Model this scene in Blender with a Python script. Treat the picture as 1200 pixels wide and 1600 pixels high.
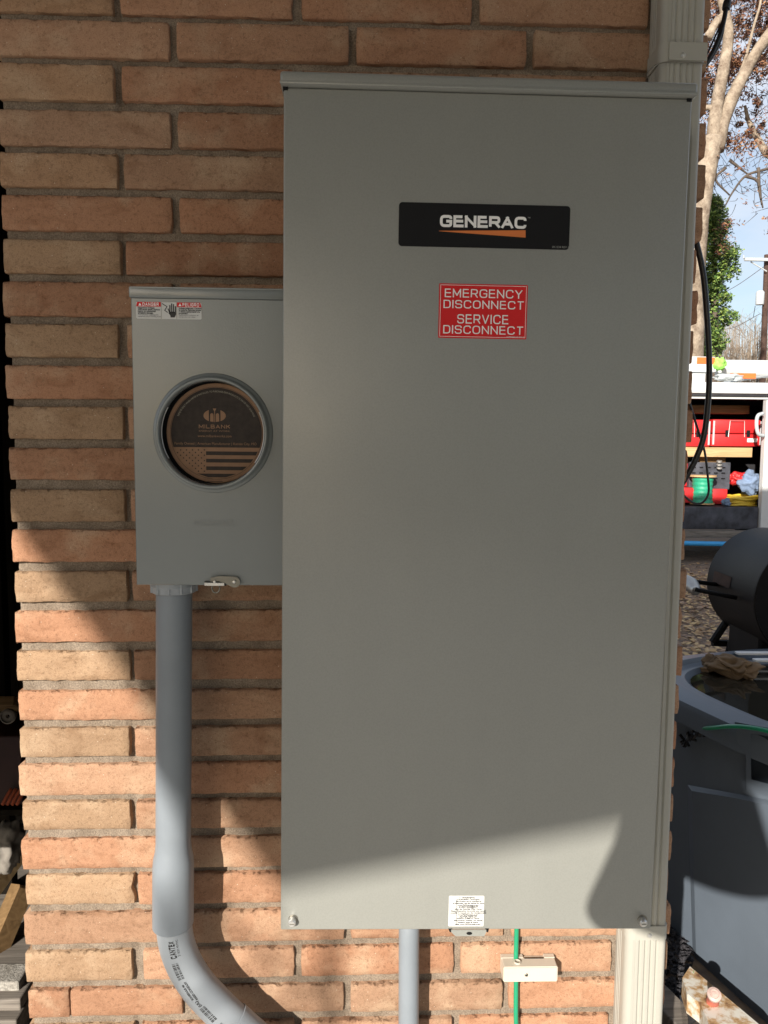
import bpy, bmesh, math, random
from mathutils import Vector, Matrix, noise
R = random.Random(7)
for o in list(bpy.data.objects): bpy.data.objects.remove(o)
S = bpy.context.scene; C = S.collection
# ------------------------------------------------------------------ camera
CAM = Vector((0.6056, -1.3480, 1.4505))
ROT = Matrix(((0.9995718652600218, -0.0073654792770861685, -0.02831670700522088),
              (-0.027516448543161657, 0.09235607160813797, -0.9953457696181182),
              (0.009946418459538474, 0.9956988027270753, 0.09211385893391094)))
FPX = 1211.39
cd = bpy.data.cameras.new('camera'); cam = bpy.data.objects.new('camera', cd); C.objects.link(cam)
cam.matrix_world = Matrix.Translation(CAM) @ ROT.to_4x4()
cd.sensor_fit = 'VERTICAL'; cd.sensor_height = 24; cd.lens = 24 * FPX / 1600
cd.clip_start = 0.02; cd.clip_end = 900
S.camera = cam
# ------------------------------------------------------------------ light
L = Vector((0.48, 1.0, -0.45)).normalized()
W = bpy.data.worlds.new('World'); S.world = W; W.use_nodes = True
nt = W.node_tree; nt.nodes.clear()
sky = nt.nodes.new('ShaderNodeTexSky'); sky.sky_type = 'NISHITA'; sky.sun_disc = False
sky.sun_elevation = math.asin(-L.z); sky.sun_rotation = math.atan2(-L.x, -L.y) % (2 * math.pi)
sky.air_density = 1.0; sky.dust_density = 1.5; sky.ozone_density = 1.0
tc = nt.nodes.new('ShaderNodeTexCoord')
mp = nt.nodes.new('ShaderNodeMapping'); mp.inputs['Scale'].default_value = (1.0, 1.0, 2.6)
cn = nt.nodes.new('ShaderNodeTexNoise'); cn.inputs['Scale'].default_value = 3.2; cn.inputs['Detail'].default_value = 7; cn.inputs['Roughness'].default_value = 0.55
cr = nt.nodes.new('ShaderNodeMapRange'); cr.inputs['From Min'].default_value = 0.30; cr.inputs['From Max'].default_value = 0.72
mx = nt.nodes.new('ShaderNodeMix'); mx.data_type = 'RGBA'
mx.inputs[7].default_value = (5.6, 5.9, 6.5, 1)
bg = nt.nodes.new('ShaderNodeBackground'); bg.inputs['Strength'].default_value = 0.074
wo = nt.nodes.new('ShaderNodeOutputWorld')
nt.links.new(tc.outputs['Generated'], mp.inputs['Vector']); nt.links.new(mp.outputs[0], cn.inputs['Vector'])
nt.links.new(cn.outputs['Fac'], cr.inputs['Value']); nt.links.new(cr.outputs[0], mx.inputs[0])
nt.links.new(sky.outputs[0], mx.inputs[6]); nt.links.new(mx.outputs[2], bg.inputs[0]); nt.links.new(bg.outputs[0], wo.inputs[0])
sd = bpy.data.lights.new('sun', 'SUN'); sd.energy = 3.8; sd.angle = math.radians(0.5); sd.color = (1.0, 0.935, 0.845)
sun = bpy.data.objects.new('sun', sd); C.objects.link(sun)
sun.location = (-4, -9, 6); sun.rotation_euler = (-L).to_track_quat('Z', 'Y').to_euler()
S.view_settings.view_transform = 'Standard'; S.view_settings.look = 'None'
S.view_settings.gamma = 1; S.view_settings.use_curve_mapping = False; S.view_settings.exposure = 1.1

# ------------------------------------------------------------------ helpers
def at(px, py, Y):
    """world point on the plane y = Y that the photograph shows at (px, py)"""
    d = ROT @ Vector(((px - 600) / FPX, -(py - 800) / FPX, -1.0))
    return CAM + d * ((Y - CAM.y) / d.y)
def gz(px, py, Z=0.0):
    d = ROT @ Vector(((px - 600) / FPX, -(py - 800) / FPX, -1.0))
    return CAM + d * ((Z - CAM.z) / d.z)

def thing(name, label, cat, loc=(0, 0, 0), group=None):
    o = bpy.data.objects.new(name, None); C.objects.link(o); o.location = loc
    o.empty_display_size = 0.05
    o['label'] = label; o['category'] = cat
    if group: o['group'] = group
    return o
def tag(o, label, cat, group=None):
    o['label'] = label; o['category'] = cat
    if group: o['group'] = group
    return o
def wloc(o):
    v = Vector((0, 0, 0))
    while o is not None:
        v = v + o.location; o = o.parent
    return v
XF = [None]
def obj(name, bm, mat, parent=None, smooth=False, kind=None, label=None):
    if XF[0] is not None: bmesh.ops.transform(bm, matrix=XF[0], verts=bm.verts)
    xs = [v.co for v in bm.verts]
    c = Vector([(min(q[i] for q in xs) + max(q[i] for q in xs)) / 2 for i in range(3)])
    if parent is None: c.z = min(q.z for q in xs)
    for v in bm.verts: v.co -= c
    me = bpy.data.meshes.new(name); bm.normal_update(); bm.to_mesh(me); bm.free()
    for m in (mat if isinstance(mat, (list, tuple)) else [mat]): me.materials.append(m)
    if smooth:
        me.polygons.foreach_set('use_smooth', [True] * len(me.polygons))
        if smooth != 'all': me.set_sharp_from_angle(angle=math.radians(38))
    o = bpy.data.objects.new(name, me); C.objects.link(o)
    o.parent = parent
    o.location = c - (wloc(parent) if parent else Vector((0, 0, 0)))
    if kind: o['kind'] = kind
    if label: o['label'] = label
    return o
def BM(): return bmesh.new()
def box(bm, lo, hi, bev=0.0, seg=2, rot=None, piv=None):
    r = bmesh.ops.create_cube(bm, size=1)
    vs = r['verts']; lo = Vector(lo); hi = Vector(hi)
    bmesh.ops.scale(bm, vec=hi - lo, verts=vs); bmesh.ops.translate(bm, vec=(lo + hi) / 2, verts=vs)
    if bev:
        es = list({e for v in vs for e in v.link_edges})
        q = bmesh.ops.bevel(bm, geom=es, offset=bev, segments=seg, affect='EDGES', profile=0.5)
        vs = list({v for f in q['faces'] for v in f.verts} | {v for v in vs if v.is_valid})
    if rot is not None:
        bmesh.ops.rotate(bm, cent=piv if piv is not None else (lo + hi) / 2, matrix=rot, verts=vs)
    return vs
def smoothpath(pts, n=8):
    pts = [Vector(p) for p in pts]
    if len(pts) < 3: return pts
    out = []
    P = [2 * pts[0] - pts[1]] + pts + [2 * pts[-1] - pts[-2]]
    for i in range(1, len(P) - 2):
        for k in range(n):
            t = k / n; a, b, c, d = P[i - 1], P[i], P[i + 1], P[i + 2]
            out.append(0.5 * ((2 * b) + (c - a) * t + (2 * a - 5 * b + 4 * c - d) * t * t + (3 * b - a - 3 * c + d) * t ** 3))
    out.append(pts[-1]); return out
def frames(path):
    fr = []; up = None
    for i, p in enumerate(path):
        t = (path[min(i + 1, len(path) - 1)] - path[max(i - 1, 0)]).normalized()
        if up is None:
            ref = Vector((0, -1, 0)) if abs(t.y) < 0.9 else Vector((1, 0, 0))
            up = (ref - t * ref.dot(t)).normalized()
        else: up = (up - t * up.dot(t)).normalized()
        fr.append((p, t, up, t.cross(up)))
    return fr
def tube(bm, pts, rad, n=10, sm=8, cap=True, jit=0.0):
    path = smoothpath(pts, sm) if sm else [Vector(p) for p in pts]
    m = len(path); rings = []
    for i, (p, t, u, s) in enumerate(frames(path)):
        if isinstance(rad, (list, tuple)):
            f = i / (m - 1) * (len(rad) - 1); a = int(min(f, len(rad) - 2)); r = rad[a] + (rad[a + 1] - rad[a]) * (f - a)
        else: r = rad
        ring = []
        for k in range(n):
            an = 2 * math.pi * k / n; rr = r * (1 + (R.uniform(-jit, jit) if jit else 0))
            ring.append(bm.verts.new(p + (u * math.cos(an) + s * math.sin(an)) * rr))
        rings.append(ring)
    for a, b in zip(rings, rings[1:]):
        for k in range(n): bm.faces.new((a[k], a[(k + 1) % n], b[(k + 1) % n], b[k]))
    if cap: bm.faces.new(rings[0][::-1]); bm.faces.new(rings[-1])
def lathe(bm, prof, cen, axis, n=32, cap=False):
    """prof: (radius, along-axis) pairs"""
    ax = Vector(axis).normalized(); u = ax.orthogonal().normalized(); s = ax.cross(u); cen = Vector(cen); rings = []
    for r, h in prof:
        rings.append([bm.verts.new(cen + ax * h + (u * math.cos(2 * math.pi * k / n) + s * math.sin(2 * math.pi * k / n)) * r) for k in range(n)])
    for a, b in zip(rings, rings[1:]):
        for k in range(n): bm.faces.new((a[k], a[(k + 1) % n], b[(k + 1) % n], b[k]))
    if cap: bm.faces.new(rings[0][::-1]); bm.faces.new(rings[-1])
def prism(bm, pts, y0, y1):
    """closed (x, z) outline extruded along y"""
    a = [bm.verts.new((x, y0, z)) for x, z in pts]; b = [bm.verts.new((x, y1, z)) for x, z in pts]
    n = len(pts); bm.faces.new(a); bm.faces.new(b[::-1])
    for k in range(n): bm.faces.new((a[k], b[k], b[(k + 1) % n], a[(k + 1) % n]))
def rrect(x0, z0, x1, z1, r, n=5):
    out = []
    for cx, cz, a0 in ((x1 - r, z1 - r, 0), (x0 + r, z1 - r, 90), (x0 + r, z0 + r, 180), (x1 - r, z0 + r, 270)):
        for k in range(n + 1):
            a = math.radians(a0 + 90 * k / n); out.append((cx + r * math.cos(a), cz + r * math.sin(a)))
    return out
def quad(bm, pts): bm.faces.new([bm.verts.new(p) for p in pts])
def text_bm(body, size, sx=1.0, bold=0.0, align='CENTER', extr=0.0, spacing=1.0, line=1.0):
    cu = bpy.data.curves.new('lettering', 'FONT'); cu.body = body; cu.size = size; cu.align_x = align; cu.align_y = 'CENTER'
    cu.offset = bold; cu.extrude = extr; cu.space_character = spacing; cu.space_line = line; cu.resolution_u = 3
    o = bpy.data.objects.new('lettering', cu); C.objects.link(o)
    dg = bpy.context.evaluated_depsgraph_get(); dg.update()
    me = bpy.data.meshes.new_from_object(o.evaluated_get(dg)); bm = BM(); bm.from_mesh(me)
    bpy.data.objects.remove(o); bpy.data.curves.remove(cu); bpy.data.meshes.remove(me)
    for v in bm.verts: v.co = Vector((v.co.x * sx, -v.co.z, v.co.y))
    return bm
GL = dict(
 A=(1, [([(0, 0), (.5, 1), (1, 0)], 0), ([(.19, .32), (.81, .32)], 0)]), B=(.9, [([(.5, .53), (.94, .53), (.94, 1), (0, 1), (0, 0), (1, 0), (1, .53), (.5, .53), (0, .53)], 1)]),
 C=(1, [([(1, .72), (1, 1), (0, 1), (0, 0), (1, 0), (1, .28)], 1)]), D=(.95, [([(0, .5), (0, 0), (1, 0), (1, 1), (0, 1), (0, .5)], 2)]),
 E=(.82, [([(1, 1), (0, 1), (0, 0), (1, 0)], 0), ([(0, .52), (.92, .52)], 0)]), G=(1.03, [([(1, .74), (1, 1), (0, 1), (0, 0), (1, 0), (1, .49), (.52, .49)], 3)]),
 I=(.0, [([(0, 0), (0, 1)], 0)]), K=(.88, [([(0, 0), (0, 1)], 0), ([(.96, 1), (.04, .42)], 0), ([(.36, .62), (1, 0)], 0)]), L=(.75, [([(0, 1), (0, 0), (1, 0)], 0)]),
 M=(1.1, [([(0, 0), (0, 1), (.5, .22), (1, 1), (1, 0)], 0)]), N=(.95, [([(0, 0), (0, 1), (1, 0), (1, 1)], 0)]), O=(1.05, [([(.5, 0), (1, 0), (1, 1), (0, 1), (0, 0), (.5, 0)], 1)]),
 P=(.85, [([(0, 0), (0, 1), (1, 1), (1, .46), (0, .46)], 4)]), R=(.92, [([(0, 0), (0, 1), (1, 1), (1, .46), (0, .46)], 4), ([(.58, .46), (1, 0)], 0)]),
 S=(.92, [([(1, .73), (1, 1), (0, 1), (0, .52), (1, .52), (1, 0), (0, 0), (0, .27)], 1)]), T=(.9, [([(0, 1), (1, 1)], 0), ([(.5, 1), (.5, 0)], 0)]),
 V=(.95, [([(0, 1), (.5, 0), (1, 1)], 0)]), X=(.92, [([(0, 0), (1, 1)], 0), ([(0, 1), (1, 0)], 0)]), Y=(.95, [([(0, 1), (.5, .45), (1, 1)], 0), ([(.5, .45), (.5, 0)], 0)]))
def stroke_word(word, th, rad=.3, gap=.32, asp=.8, seg=5):
    """capitals drawn as ribbons; letter height 1, returned in the x-z plane with its extent"""
    bm = BM(); X = 0.0; n_ = 0
    for ch in word:
        w, strokes = GL[ch]; w = w * asp
        for pts, mode in strokes:
            n_ += 1; P_ = [Vector((X + th / 2 + p[0] * w, th / 2 + p[1] * (1 - th))) for p in pts]
            if mode:
                out = [P_[0]]
                for i in range(1, len(P_) - 1):
                    a, b, c = P_[i - 1], P_[i], P_[i + 1]
                    q = pts[i]; sharp = (mode == 2 and q[0] == 0) or (mode == 4 and q[0] == 0) or (mode == 3 and i == 5) or abs((b - a).normalized().dot((c - b).normalized())) > .9
                    if mode == 1 and ch == 'B' and q[0] == 0: sharp = True
                    if sharp: out.append(b); continue
                    r1 = min(rad, (b - a).length * (.98 if i == 1 else .5), (c - b).length * (.98 if i == len(P_) - 2 else .5))
                    p0 = b + (a - b).normalized() * r1; p1 = b + (c - b).normalized() * r1
                    for k in range(seg + 1):
                        t = k / seg; u = p0.lerp(b, t); v = b.lerp(p1, t); bz = u.lerp(v, t); out.append(bz + (b - bz) * .05)
                out.append(P_[-1]); P_ = out
            runs = [[P_[0]]]
            for i in range(1, len(P_) - 1):
                runs[-1].append(P_[i])
                if (P_[i] - P_[i - 1]).normalized().dot((P_[i + 1] - P_[i]).normalized()) < .6: runs.append([P_[i].copy()])
            runs[-1].append(P_[-1])
            for ri, Q in enumerate(runs):
                n_ += 1
                Q = [q.copy() for q in Q]
                if ri > 0: Q[0] = Q[0] - (Q[1] - Q[0]).normalized() * th / 2
                if ri < len(runs) - 1: Q[-1] = Q[-1] + (Q[-1] - Q[-2]).normalized() * th / 2
                if ri == 0 and pts[0][1] in (0, 1) and pts[0] != pts[-1] and not mode: Q[0] = Q[0] - (Q[1] - Q[0]).normalized() * th / 2 * (1 if abs((Q[1] - Q[0]).normalized().y) > .7 else 0)
                if ri == len(runs) - 1 and not mode: Q[-1] = Q[-1] + (Q[-1] - Q[-2]).normalized() * th / 2 * (1 if abs((Q[-1] - Q[-2]).normalized().y) > .7 or ch in 'ELT' else 0)
                Lf, Rt = [], []
                for i, p in enumerate(Q):
                    d0 = (p - Q[i - 1]).normalized() if i else (Q[1] - p).normalized()
                    d1 = (Q[i + 1] - p).normalized() if i < len(Q) - 1 else d0
                    m = (Vector((-d0.y, d0.x)) + Vector((-d1.y, d1.x))).normalized(); k = 1 / max(.7, m.dot(Vector((-d0.y, d0.x))))
                    Lf.append(p + m * th / 2 * k); Rt.append(p - m * th / 2 * k)
                y = -n_ * 5e-6
                for i in range(len(Q) - 1): quad(bm, [(Rt[i].x, y, Rt[i].y), (Rt[i + 1].x, y, Rt[i + 1].y), (Lf[i + 1].x, y, Lf[i + 1].y), (Lf[i].x, y, Lf[i].y)])
        X += w + th + gap
    return bm
def fit_strokes(word, A_, B_, th, y, mat, parent, name='lettering', **k):
    bm = stroke_word(word, th, **k)
    xs = [v.co.x for v in bm.verts]; fx = (B_.x - A_.x) / (max(xs) - min(xs)); fz = A_.z - B_.z; m0 = min(xs)
    for v in bm.verts: v.co = Vector(((v.co.x - m0) * fx + A_.x, y + v.co.y, min(1, max(0, v.co.z)) * fz + B_.z))
    return obj(name, bm, mat, parent)
def text(name, body, size, loc, mat, parent, rot=0.0, **k):
    bm = text_bm(body, size, **k)
    bmesh.ops.rotate(bm, cent=(0, 0, 0), matrix=Matrix.Rotation(rot, 3, 'Y'), verts=bm.verts)
    bmesh.ops.translate(bm, vec=loc, verts=bm.verts)
    return obj(name, bm, mat, parent)

# ------------------------------------------------------------------ materials
def newmat(name, rough=0.6, metal=0.0, spec=0.5):
    m = bpy.data.materials.new(name); m.use_nodes = True
    b = m.node_tree.nodes['Principled BSDF']
    b.inputs['Roughness'].default_value = rough; b.inputs['Metallic'].default_value = metal
    b.inputs['Specular IOR Level'].default_value = spec
    return m, m.node_tree, b
def nd(t, kind, **inp):
    n = t.nodes.new(kind)
    for k, v in inp.items(): n.inputs[k].default_value = v
    return n
def rampc(t, fac, stops):
    r = t.nodes.new('ShaderNodeValToRGB'); e = r.color_ramp.elements
    while len(e) < len(stops): e.new(0.5)
    for i, (p, c) in enumerate(stops): e[i].position = p; e[i].color = (*c, 1)
    t.links.new(fac, r.inputs[0]); return r.outputs[0]
def mixc(t, fac, a, b, mode='MIX'):
    m = t.nodes.new('ShaderNodeMix'); m.data_type = 'RGBA'; m.blend_type = mode
    if hasattr(fac, 'links'): t.links.new(fac, m.inputs[0])
    else: m.inputs[0].default_value = fac
    for s, v in ((6, a), (7, b)):
        if hasattr(v, 'links'): t.links.new(v, m.inputs[s])
        else: m.inputs[s].default_value = (*v, 1)
    return m.outputs[2]
def plain(name, col, rough=0.6, metal=0.0, var=0.12, nscale=18.0, bump=0.0, bscale=300.0, spec=0.5, coat=0.0, bdist=0.001):
    m, t, b = newmat(name, rough, metal, spec)
    co = t.nodes.new('ShaderNodeTexCoord').outputs['Object']
    n = nd(t, 'ShaderNodeTexNoise', Scale=nscale, Detail=5.0, Roughness=0.6); t.links.new(co, n.inputs['Vector'])
    lo = tuple(c * (1 - var) for c in col); hi = tuple(min(1, c * (1 + var)) for c in col)
    t.links.new(rampc(t, n.outputs['Fac'], [(0.3, lo), (0.7, hi)]), b.inputs['Base Color'])
    if coat: b.inputs['Coat Weight'].default_value = coat
    if bump:
        n2 = nd(t, 'ShaderNodeTexNoise', Scale=bscale, Detail=3.0); t.links.new(co, n2.inputs['Vector'])
        bp = nd(t, 'ShaderNodeBump', Strength=bump, Distance=bdist); t.links.new(n2.outputs['Fac'], bp.inputs['Height']); t.links.new(bp.outputs[0], b.inputs['Normal'])
    return m

def brick_mat():
    m, t, b = newmat('fired_brick', 0.92, 0, 0.25)
    oi = t.nodes.new('ShaderNodeObjectInfo'); tc = t.nodes.new('ShaderNodeTexCoord')
    off = t.nodes.new('ShaderNodeVectorMath'); off.operation = 'MULTIPLY_ADD'
    cmb = t.nodes.new('ShaderNodeCombineXYZ')
    for i in range(3): t.links.new(oi.outputs['Random'], cmb.inputs[i])
    t.links.new(cmb.outputs[0], off.inputs[0]); off.inputs[1].default_value = (37, 11, 53); t.links.new(tc.outputs['Object'], off.inputs[2])
    P = off.outputs[0]
    st = nd(t, 'ShaderNodeMapping'); st.inputs['Scale'].default_value = (14, 25, 26); t.links.new(P, st.inputs[0])
    n1 = nd(t, 'ShaderNodeTexNoise', Scale=1.0, Detail=6.0, Roughness=0.62, Distortion=0.9); t.links.new(st.outputs[0], n1.inputs['Vector'])
    n2 = nd(t, 'ShaderNodeTexNoise', Scale=650.0, Detail=3.0, Roughness=0.7); t.links.new(P, n2.inputs['Vector'])
    n3 = nd(t, 'ShaderNodeTexNoise', Scale=14.0, Detail=4.0, Roughness=0.55); t.links.new(P, n3.inputs['Vector'])
    base = oi.outputs['Color']
    c = mixc(t, 1.0, base, rampc(t, n1.outputs['Fac'], [(0.28, (0.74, 0.69, 0.64)), (0.50, (1, 1, 1)), (0.72, (1.0, 1.0, 0.98))]), 'MULTIPLY')
    c = mixc(t, rampc(t, n3.outputs['Fac'], [(0.50, (0, 0, 0)), (0.74, (0.55, 0.55, 0.55))]), c, (0.50, 0.37, 0.25))
    c = mixc(t, 1.0, c, rampc(t, n2.outputs['Fac'], [(0.30, (0.62, 0.60, 0.58)), (0.50, (1, 1, 1)), (0.75, (1.0, 1.0, 1.0))]), 'MULTIPLY')
    v = nd(t, 'ShaderNodeTexVoronoi', Scale=85.0); v.feature = 'F1'; t.links.new(P, v.inputs['Vector'])
    c = mixc(t, rampc(t, v.outputs['Distance'], [(0.035, (1, 1, 1)), (0.07, (0, 0, 0))]), c, (0.62, 0.54, 0.44))
    n5 = nd(t, 'ShaderNodeTexNoise', Scale=170.0, Detail=5.0, Roughness=0.75); t.links.new(P, n5.inputs['Vector'])
    c = mixc(t, 1.0, c, rampc(t, n5.outputs['Fac'], [(0.31, (0.62, 0.59, 0.56)), (0.46, (0.96, 0.955, 0.95)), (0.70, (1.05, 1.05, 1.04))]), 'MULTIPLY')
    n6 = nd(t, 'ShaderNodeTexNoise', Scale=38.0, Detail=6.0, Roughness=0.7, Distortion=1.5); t.links.new(P, n6.inputs['Vector'])
    crease = rampc(t, n6.outputs['Fac'], [(0.495, (1, 1, 1)), (0.502, (0.62, 0.56, 0.5)), (0.509, (1, 1, 1))])
    msk = rampc(t, n3.outputs['Fac'], [(0.36, (1, 1, 1)), (0.44, (0, 0, 0))])
    c = mixc(t, msk, c, mixc(t, 1.0, c, crease, 'MULTIPLY'))
    sx = t.nodes.new('ShaderNodeSeparateXYZ'); t.links.new(tc.outputs['Generated'], sx.inputs[0])
    def far(o):
        a = t.nodes.new('ShaderNodeMath'); a.operation = 'SUBTRACT'; t.links.new(o, a.inputs[0]); a.inputs[1].default_value = .5
        q = t.nodes.new('ShaderNodeMath'); q.operation = 'MAXIMUM'; q.inputs[1].default_value = 0; t.links.new(a.outputs[0], q.inputs[0]); return q.outputs[0]
    ez = rampc(t, far(sx.outputs[2]), [(0.40, (0, 0, 0)), (0.485, (1, 1, 1))])
    n7 = nd(t, 'ShaderNodeTexNoise', Scale=95.0, Detail=4.0, Roughness=0.7); t.links.new(P, n7.inputs['Vector'])
    chip = mixc(t, 1.0, ez, rampc(t, n7.outputs['Fac'], [(0.54, (0, 0, 0)), (0.62, (1, 1, 1))]), 'MULTIPLY')
    c = mixc(t, chip, c, mixc(t, 1.0, c, (0.55, 0.50, 0.45), 'MULTIPLY'))
    t.links.new(c, b.inputs['Base Color'])
    n4 = nd(t, 'ShaderNodeTexNoise', Scale=190.0, Detail=5.0, Roughness=0.65); t.links.new(P, n4.inputs['Vector'])
    v2 = nd(t, 'ShaderNodeTexVoronoi', Scale=60.0); t.links.new(P, v2.inputs['Vector'])
    st2 = nd(t, 'ShaderNodeMapping'); st2.inputs['Scale'].default_value = (55, 60, 62); t.links.new(P, st2.inputs[0])
    wv = nd(t, 'ShaderNodeTexNoise', Scale=1.0, Detail=8.0, Roughness=0.72, Distortion=1.0); t.links.new(st2.outputs[0], wv.inputs['Vector'])
    pit = rampc(t, v2.outputs['Distance'], [(0.04, (0, 0, 0)), (0.13, (1, 1, 1))])
    s1 = nd(t, 'ShaderNodeBump', Strength=0.5, Distance=0.0016); t.links.new(wv.outputs['Fac'], s1.inputs['Height'])
    s2 = nd(t, 'ShaderNodeBump', Strength=0.6, Distance=0.0015); t.links.new(n4.outputs['Fac'], s2.inputs['Height']); t.links.new(s1.outputs[0], s2.inputs['Normal'])
    s3 = nd(t, 'ShaderNodeBump', Strength=0.35, Distance=0.0010); t.links.new(pit, s3.inputs['Height']); t.links.new(s2.outputs[0], s3.inputs['Normal'])
    s4 = nd(t, 'ShaderNodeBump', Strength=0.9, Distance=0.003); s4.invert = True; t.links.new(chip, s4.inputs['Height']); t.links.new(s3.outputs[0], s4.inputs['Normal'])
    t.links.new(s4.outputs[0], b.inputs['Normal'])
    return m
def sand_mat(name, c0, c1, scale=420.0, bump=0.9, dist=0.002, big=30.0):
    m, t, b = newmat(name, 0.95, 0, 0.2)
    co = t.nodes.new('ShaderNodeTexCoord').outputs['Object']
    n = nd(t, 'ShaderNodeTexNoise', Scale=scale, Detail=4.0, Roughness=0.75); t.links.new(co, n.inputs['Vector'])
    n0 = nd(t, 'ShaderNodeTexNoise', Scale=big, Detail=4.0); t.links.new(co, n0.inputs['Vector'])
    c = rampc(t, n.outputs['Fac'], [(0.32, c0), (0.66, c1)])
    c = mixc(t, 1.0, c, rampc(t, n0.outputs['Fac'], [(0.3, (0.72, 0.70, 0.68)), (0.65, (1, 1, 1))]), 'MULTIPLY')
    t.links.new(c, b.inputs['Base Color'])
    bp = nd(t, 'ShaderNodeBump', Strength=bump, Distance=dist); t.links.new(n.outputs['Fac'], bp.inputs['Height']); t.links.new(bp.outputs[0], b.inputs['Normal'])
    return m
def coat_mat(name, col, rough, bscale, bump, var=0.04):
    """powder-coated sheet steel: orange-peel relief, faint smudges in the gloss"""
    m, t, b = newmat(name, rough, 0, 0.5)
    co = t.nodes.new('ShaderNodeTexCoord').outputs['Object']
    n = nd(t, 'ShaderNodeTexNoise', Scale=4.0, Detail=6.0, Roughness=0.6); t.links.new(co, n.inputs['Vector'])
    t.links.new(rampc(t, n.outputs['Fac'], [(0.3, tuple(c * (1 - var) for c in col)), (0.7, tuple(c * (1 + var) for c in col))]), b.inputs['Base Color'])
    n3 = nd(t, 'ShaderNodeTexNoise', Scale=9.0, Detail=2.0, Roughness=0.5); t.links.new(co, n3.inputs['Vector'])
    mr = nd(t, 'ShaderNodeMapRange'); mr.inputs['From Min'].default_value = 0.35; mr.inputs['From Max'].default_value = 0.7
    mr.inputs['To Min'].default_value = rough - 0.02; mr.inputs['To Max'].default_value = rough + 0.04
    t.links.new(n3.outputs['Fac'], mr.inputs['Value'])
    if 'powder' in name:
        st = nd(t, 'ShaderNodeMapping'); st.inputs['Scale'].default_value = (19, 19, 2.6); t.links.new(co, st.inputs[0])
        ns = nd(t, 'ShaderNodeTexNoise', Scale=1.0, Detail=6.0, Roughness=0.65); t.links.new(st.outputs[0], ns.inputs['Vector'])
        cc = mixc(t, 1.0, b.inputs['Base Color'].links[0].from_socket, rampc(t, ns.outputs['Fac'], [(0.32, (0.985, 0.985, 0.985)), (0.52, (1, 1, 1)), (0.72, (1.012, 1.01, 1.008))]), 'MULTIPLY')
        nc = nd(t, 'ShaderNodeTexNoise', Scale=420.0, Detail=2.0); t.links.new(co, nc.inputs['Vector'])
        cc = mixc(t, 1.0, cc, rampc(t, nc.outputs['Fac'], [(0.3, (0.94, 0.94, 0.94)), (0.6, (1.02, 1.02, 1.02))]), 'MULTIPLY')
        t.links.new(cc, b.inputs['Base Color'])
    if 'enamel' not in name: t.links.new(mr.outputs[0], b.inputs['Roughness'])
    n2 = nd(t, 'ShaderNodeTexNoise', Scale=bscale, Detail=2.0); t.links.new(co, n2.inputs['Vector'])
    bp = nd(t, 'ShaderNodeBump', Strength=bump, Distance=0.0006); t.links.new(n2.outputs['Fac'], bp.inputs['Height'])
    nl = nd(t, 'ShaderNodeTexNoise', Scale=3.2, Detail=1.0); t.links.new(co, nl.inputs['Vector'])
    bl = nd(t, 'ShaderNodeBump', Strength=0.5, Distance=0.004); t.links.new(nl.outputs['Fac'], bl.inputs['Height']); t.links.new(bl.outputs[0], bp.inputs['Normal'])
    t.links.new(bp.outputs[0], b.inputs['Normal'])
    return m
def wood_mat(name, c0, c1, axis=0, rough=0.75, sc=60.0, spec=0.3):
    m, t, b = newmat(name, rough, 0, spec)
    co = t.nodes.new('ShaderNodeTexCoord').outputs['Object']
    mp = nd(t, 'ShaderNodeMapping'); s = [sc, sc, sc]; s[axis] = sc * 0.06; mp.inputs['Scale'].default_value = s; t.links.new(co, mp.inputs[0])
    n = nd(t, 'ShaderNodeTexNoise', Scale=1.0, Detail=5.0, Distortion=1.2); t.links.new(mp.outputs[0], n.inputs['Vector'])
    t.links.new(rampc(t, n.outputs['Fac'], [(0.32, c0), (0.68, c1)]), b.inputs['Base Color'])
    bp = nd(t, 'ShaderNodeBump', Strength=0.4, Distance=0.001); t.links.new(n.outputs['Fac'], bp.inputs['Height']); t.links.new(bp.outputs[0], b.inputs['Normal'])
    return m
def rust_mat():
    m, t, b = newmat('rusted_white_paint', 0.6)
    co = t.nodes.new('ShaderNodeTexCoord').outputs['Object']
    n = nd(t, 'ShaderNodeTexNoise', Scale=24.0, Detail=7.0, Roughness=0.65); t.links.new(co, n.inputs['Vector'])
    t.links.new(rampc(t, n.outputs['Fac'], [(0.44, (0.62, 0.58, 0.50)), (0.55, (0.42, 0.26, 0.12)), (0.66, (0.14, 0.06, 0.03))]), b.inputs['Base Color'])
    return m
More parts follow.
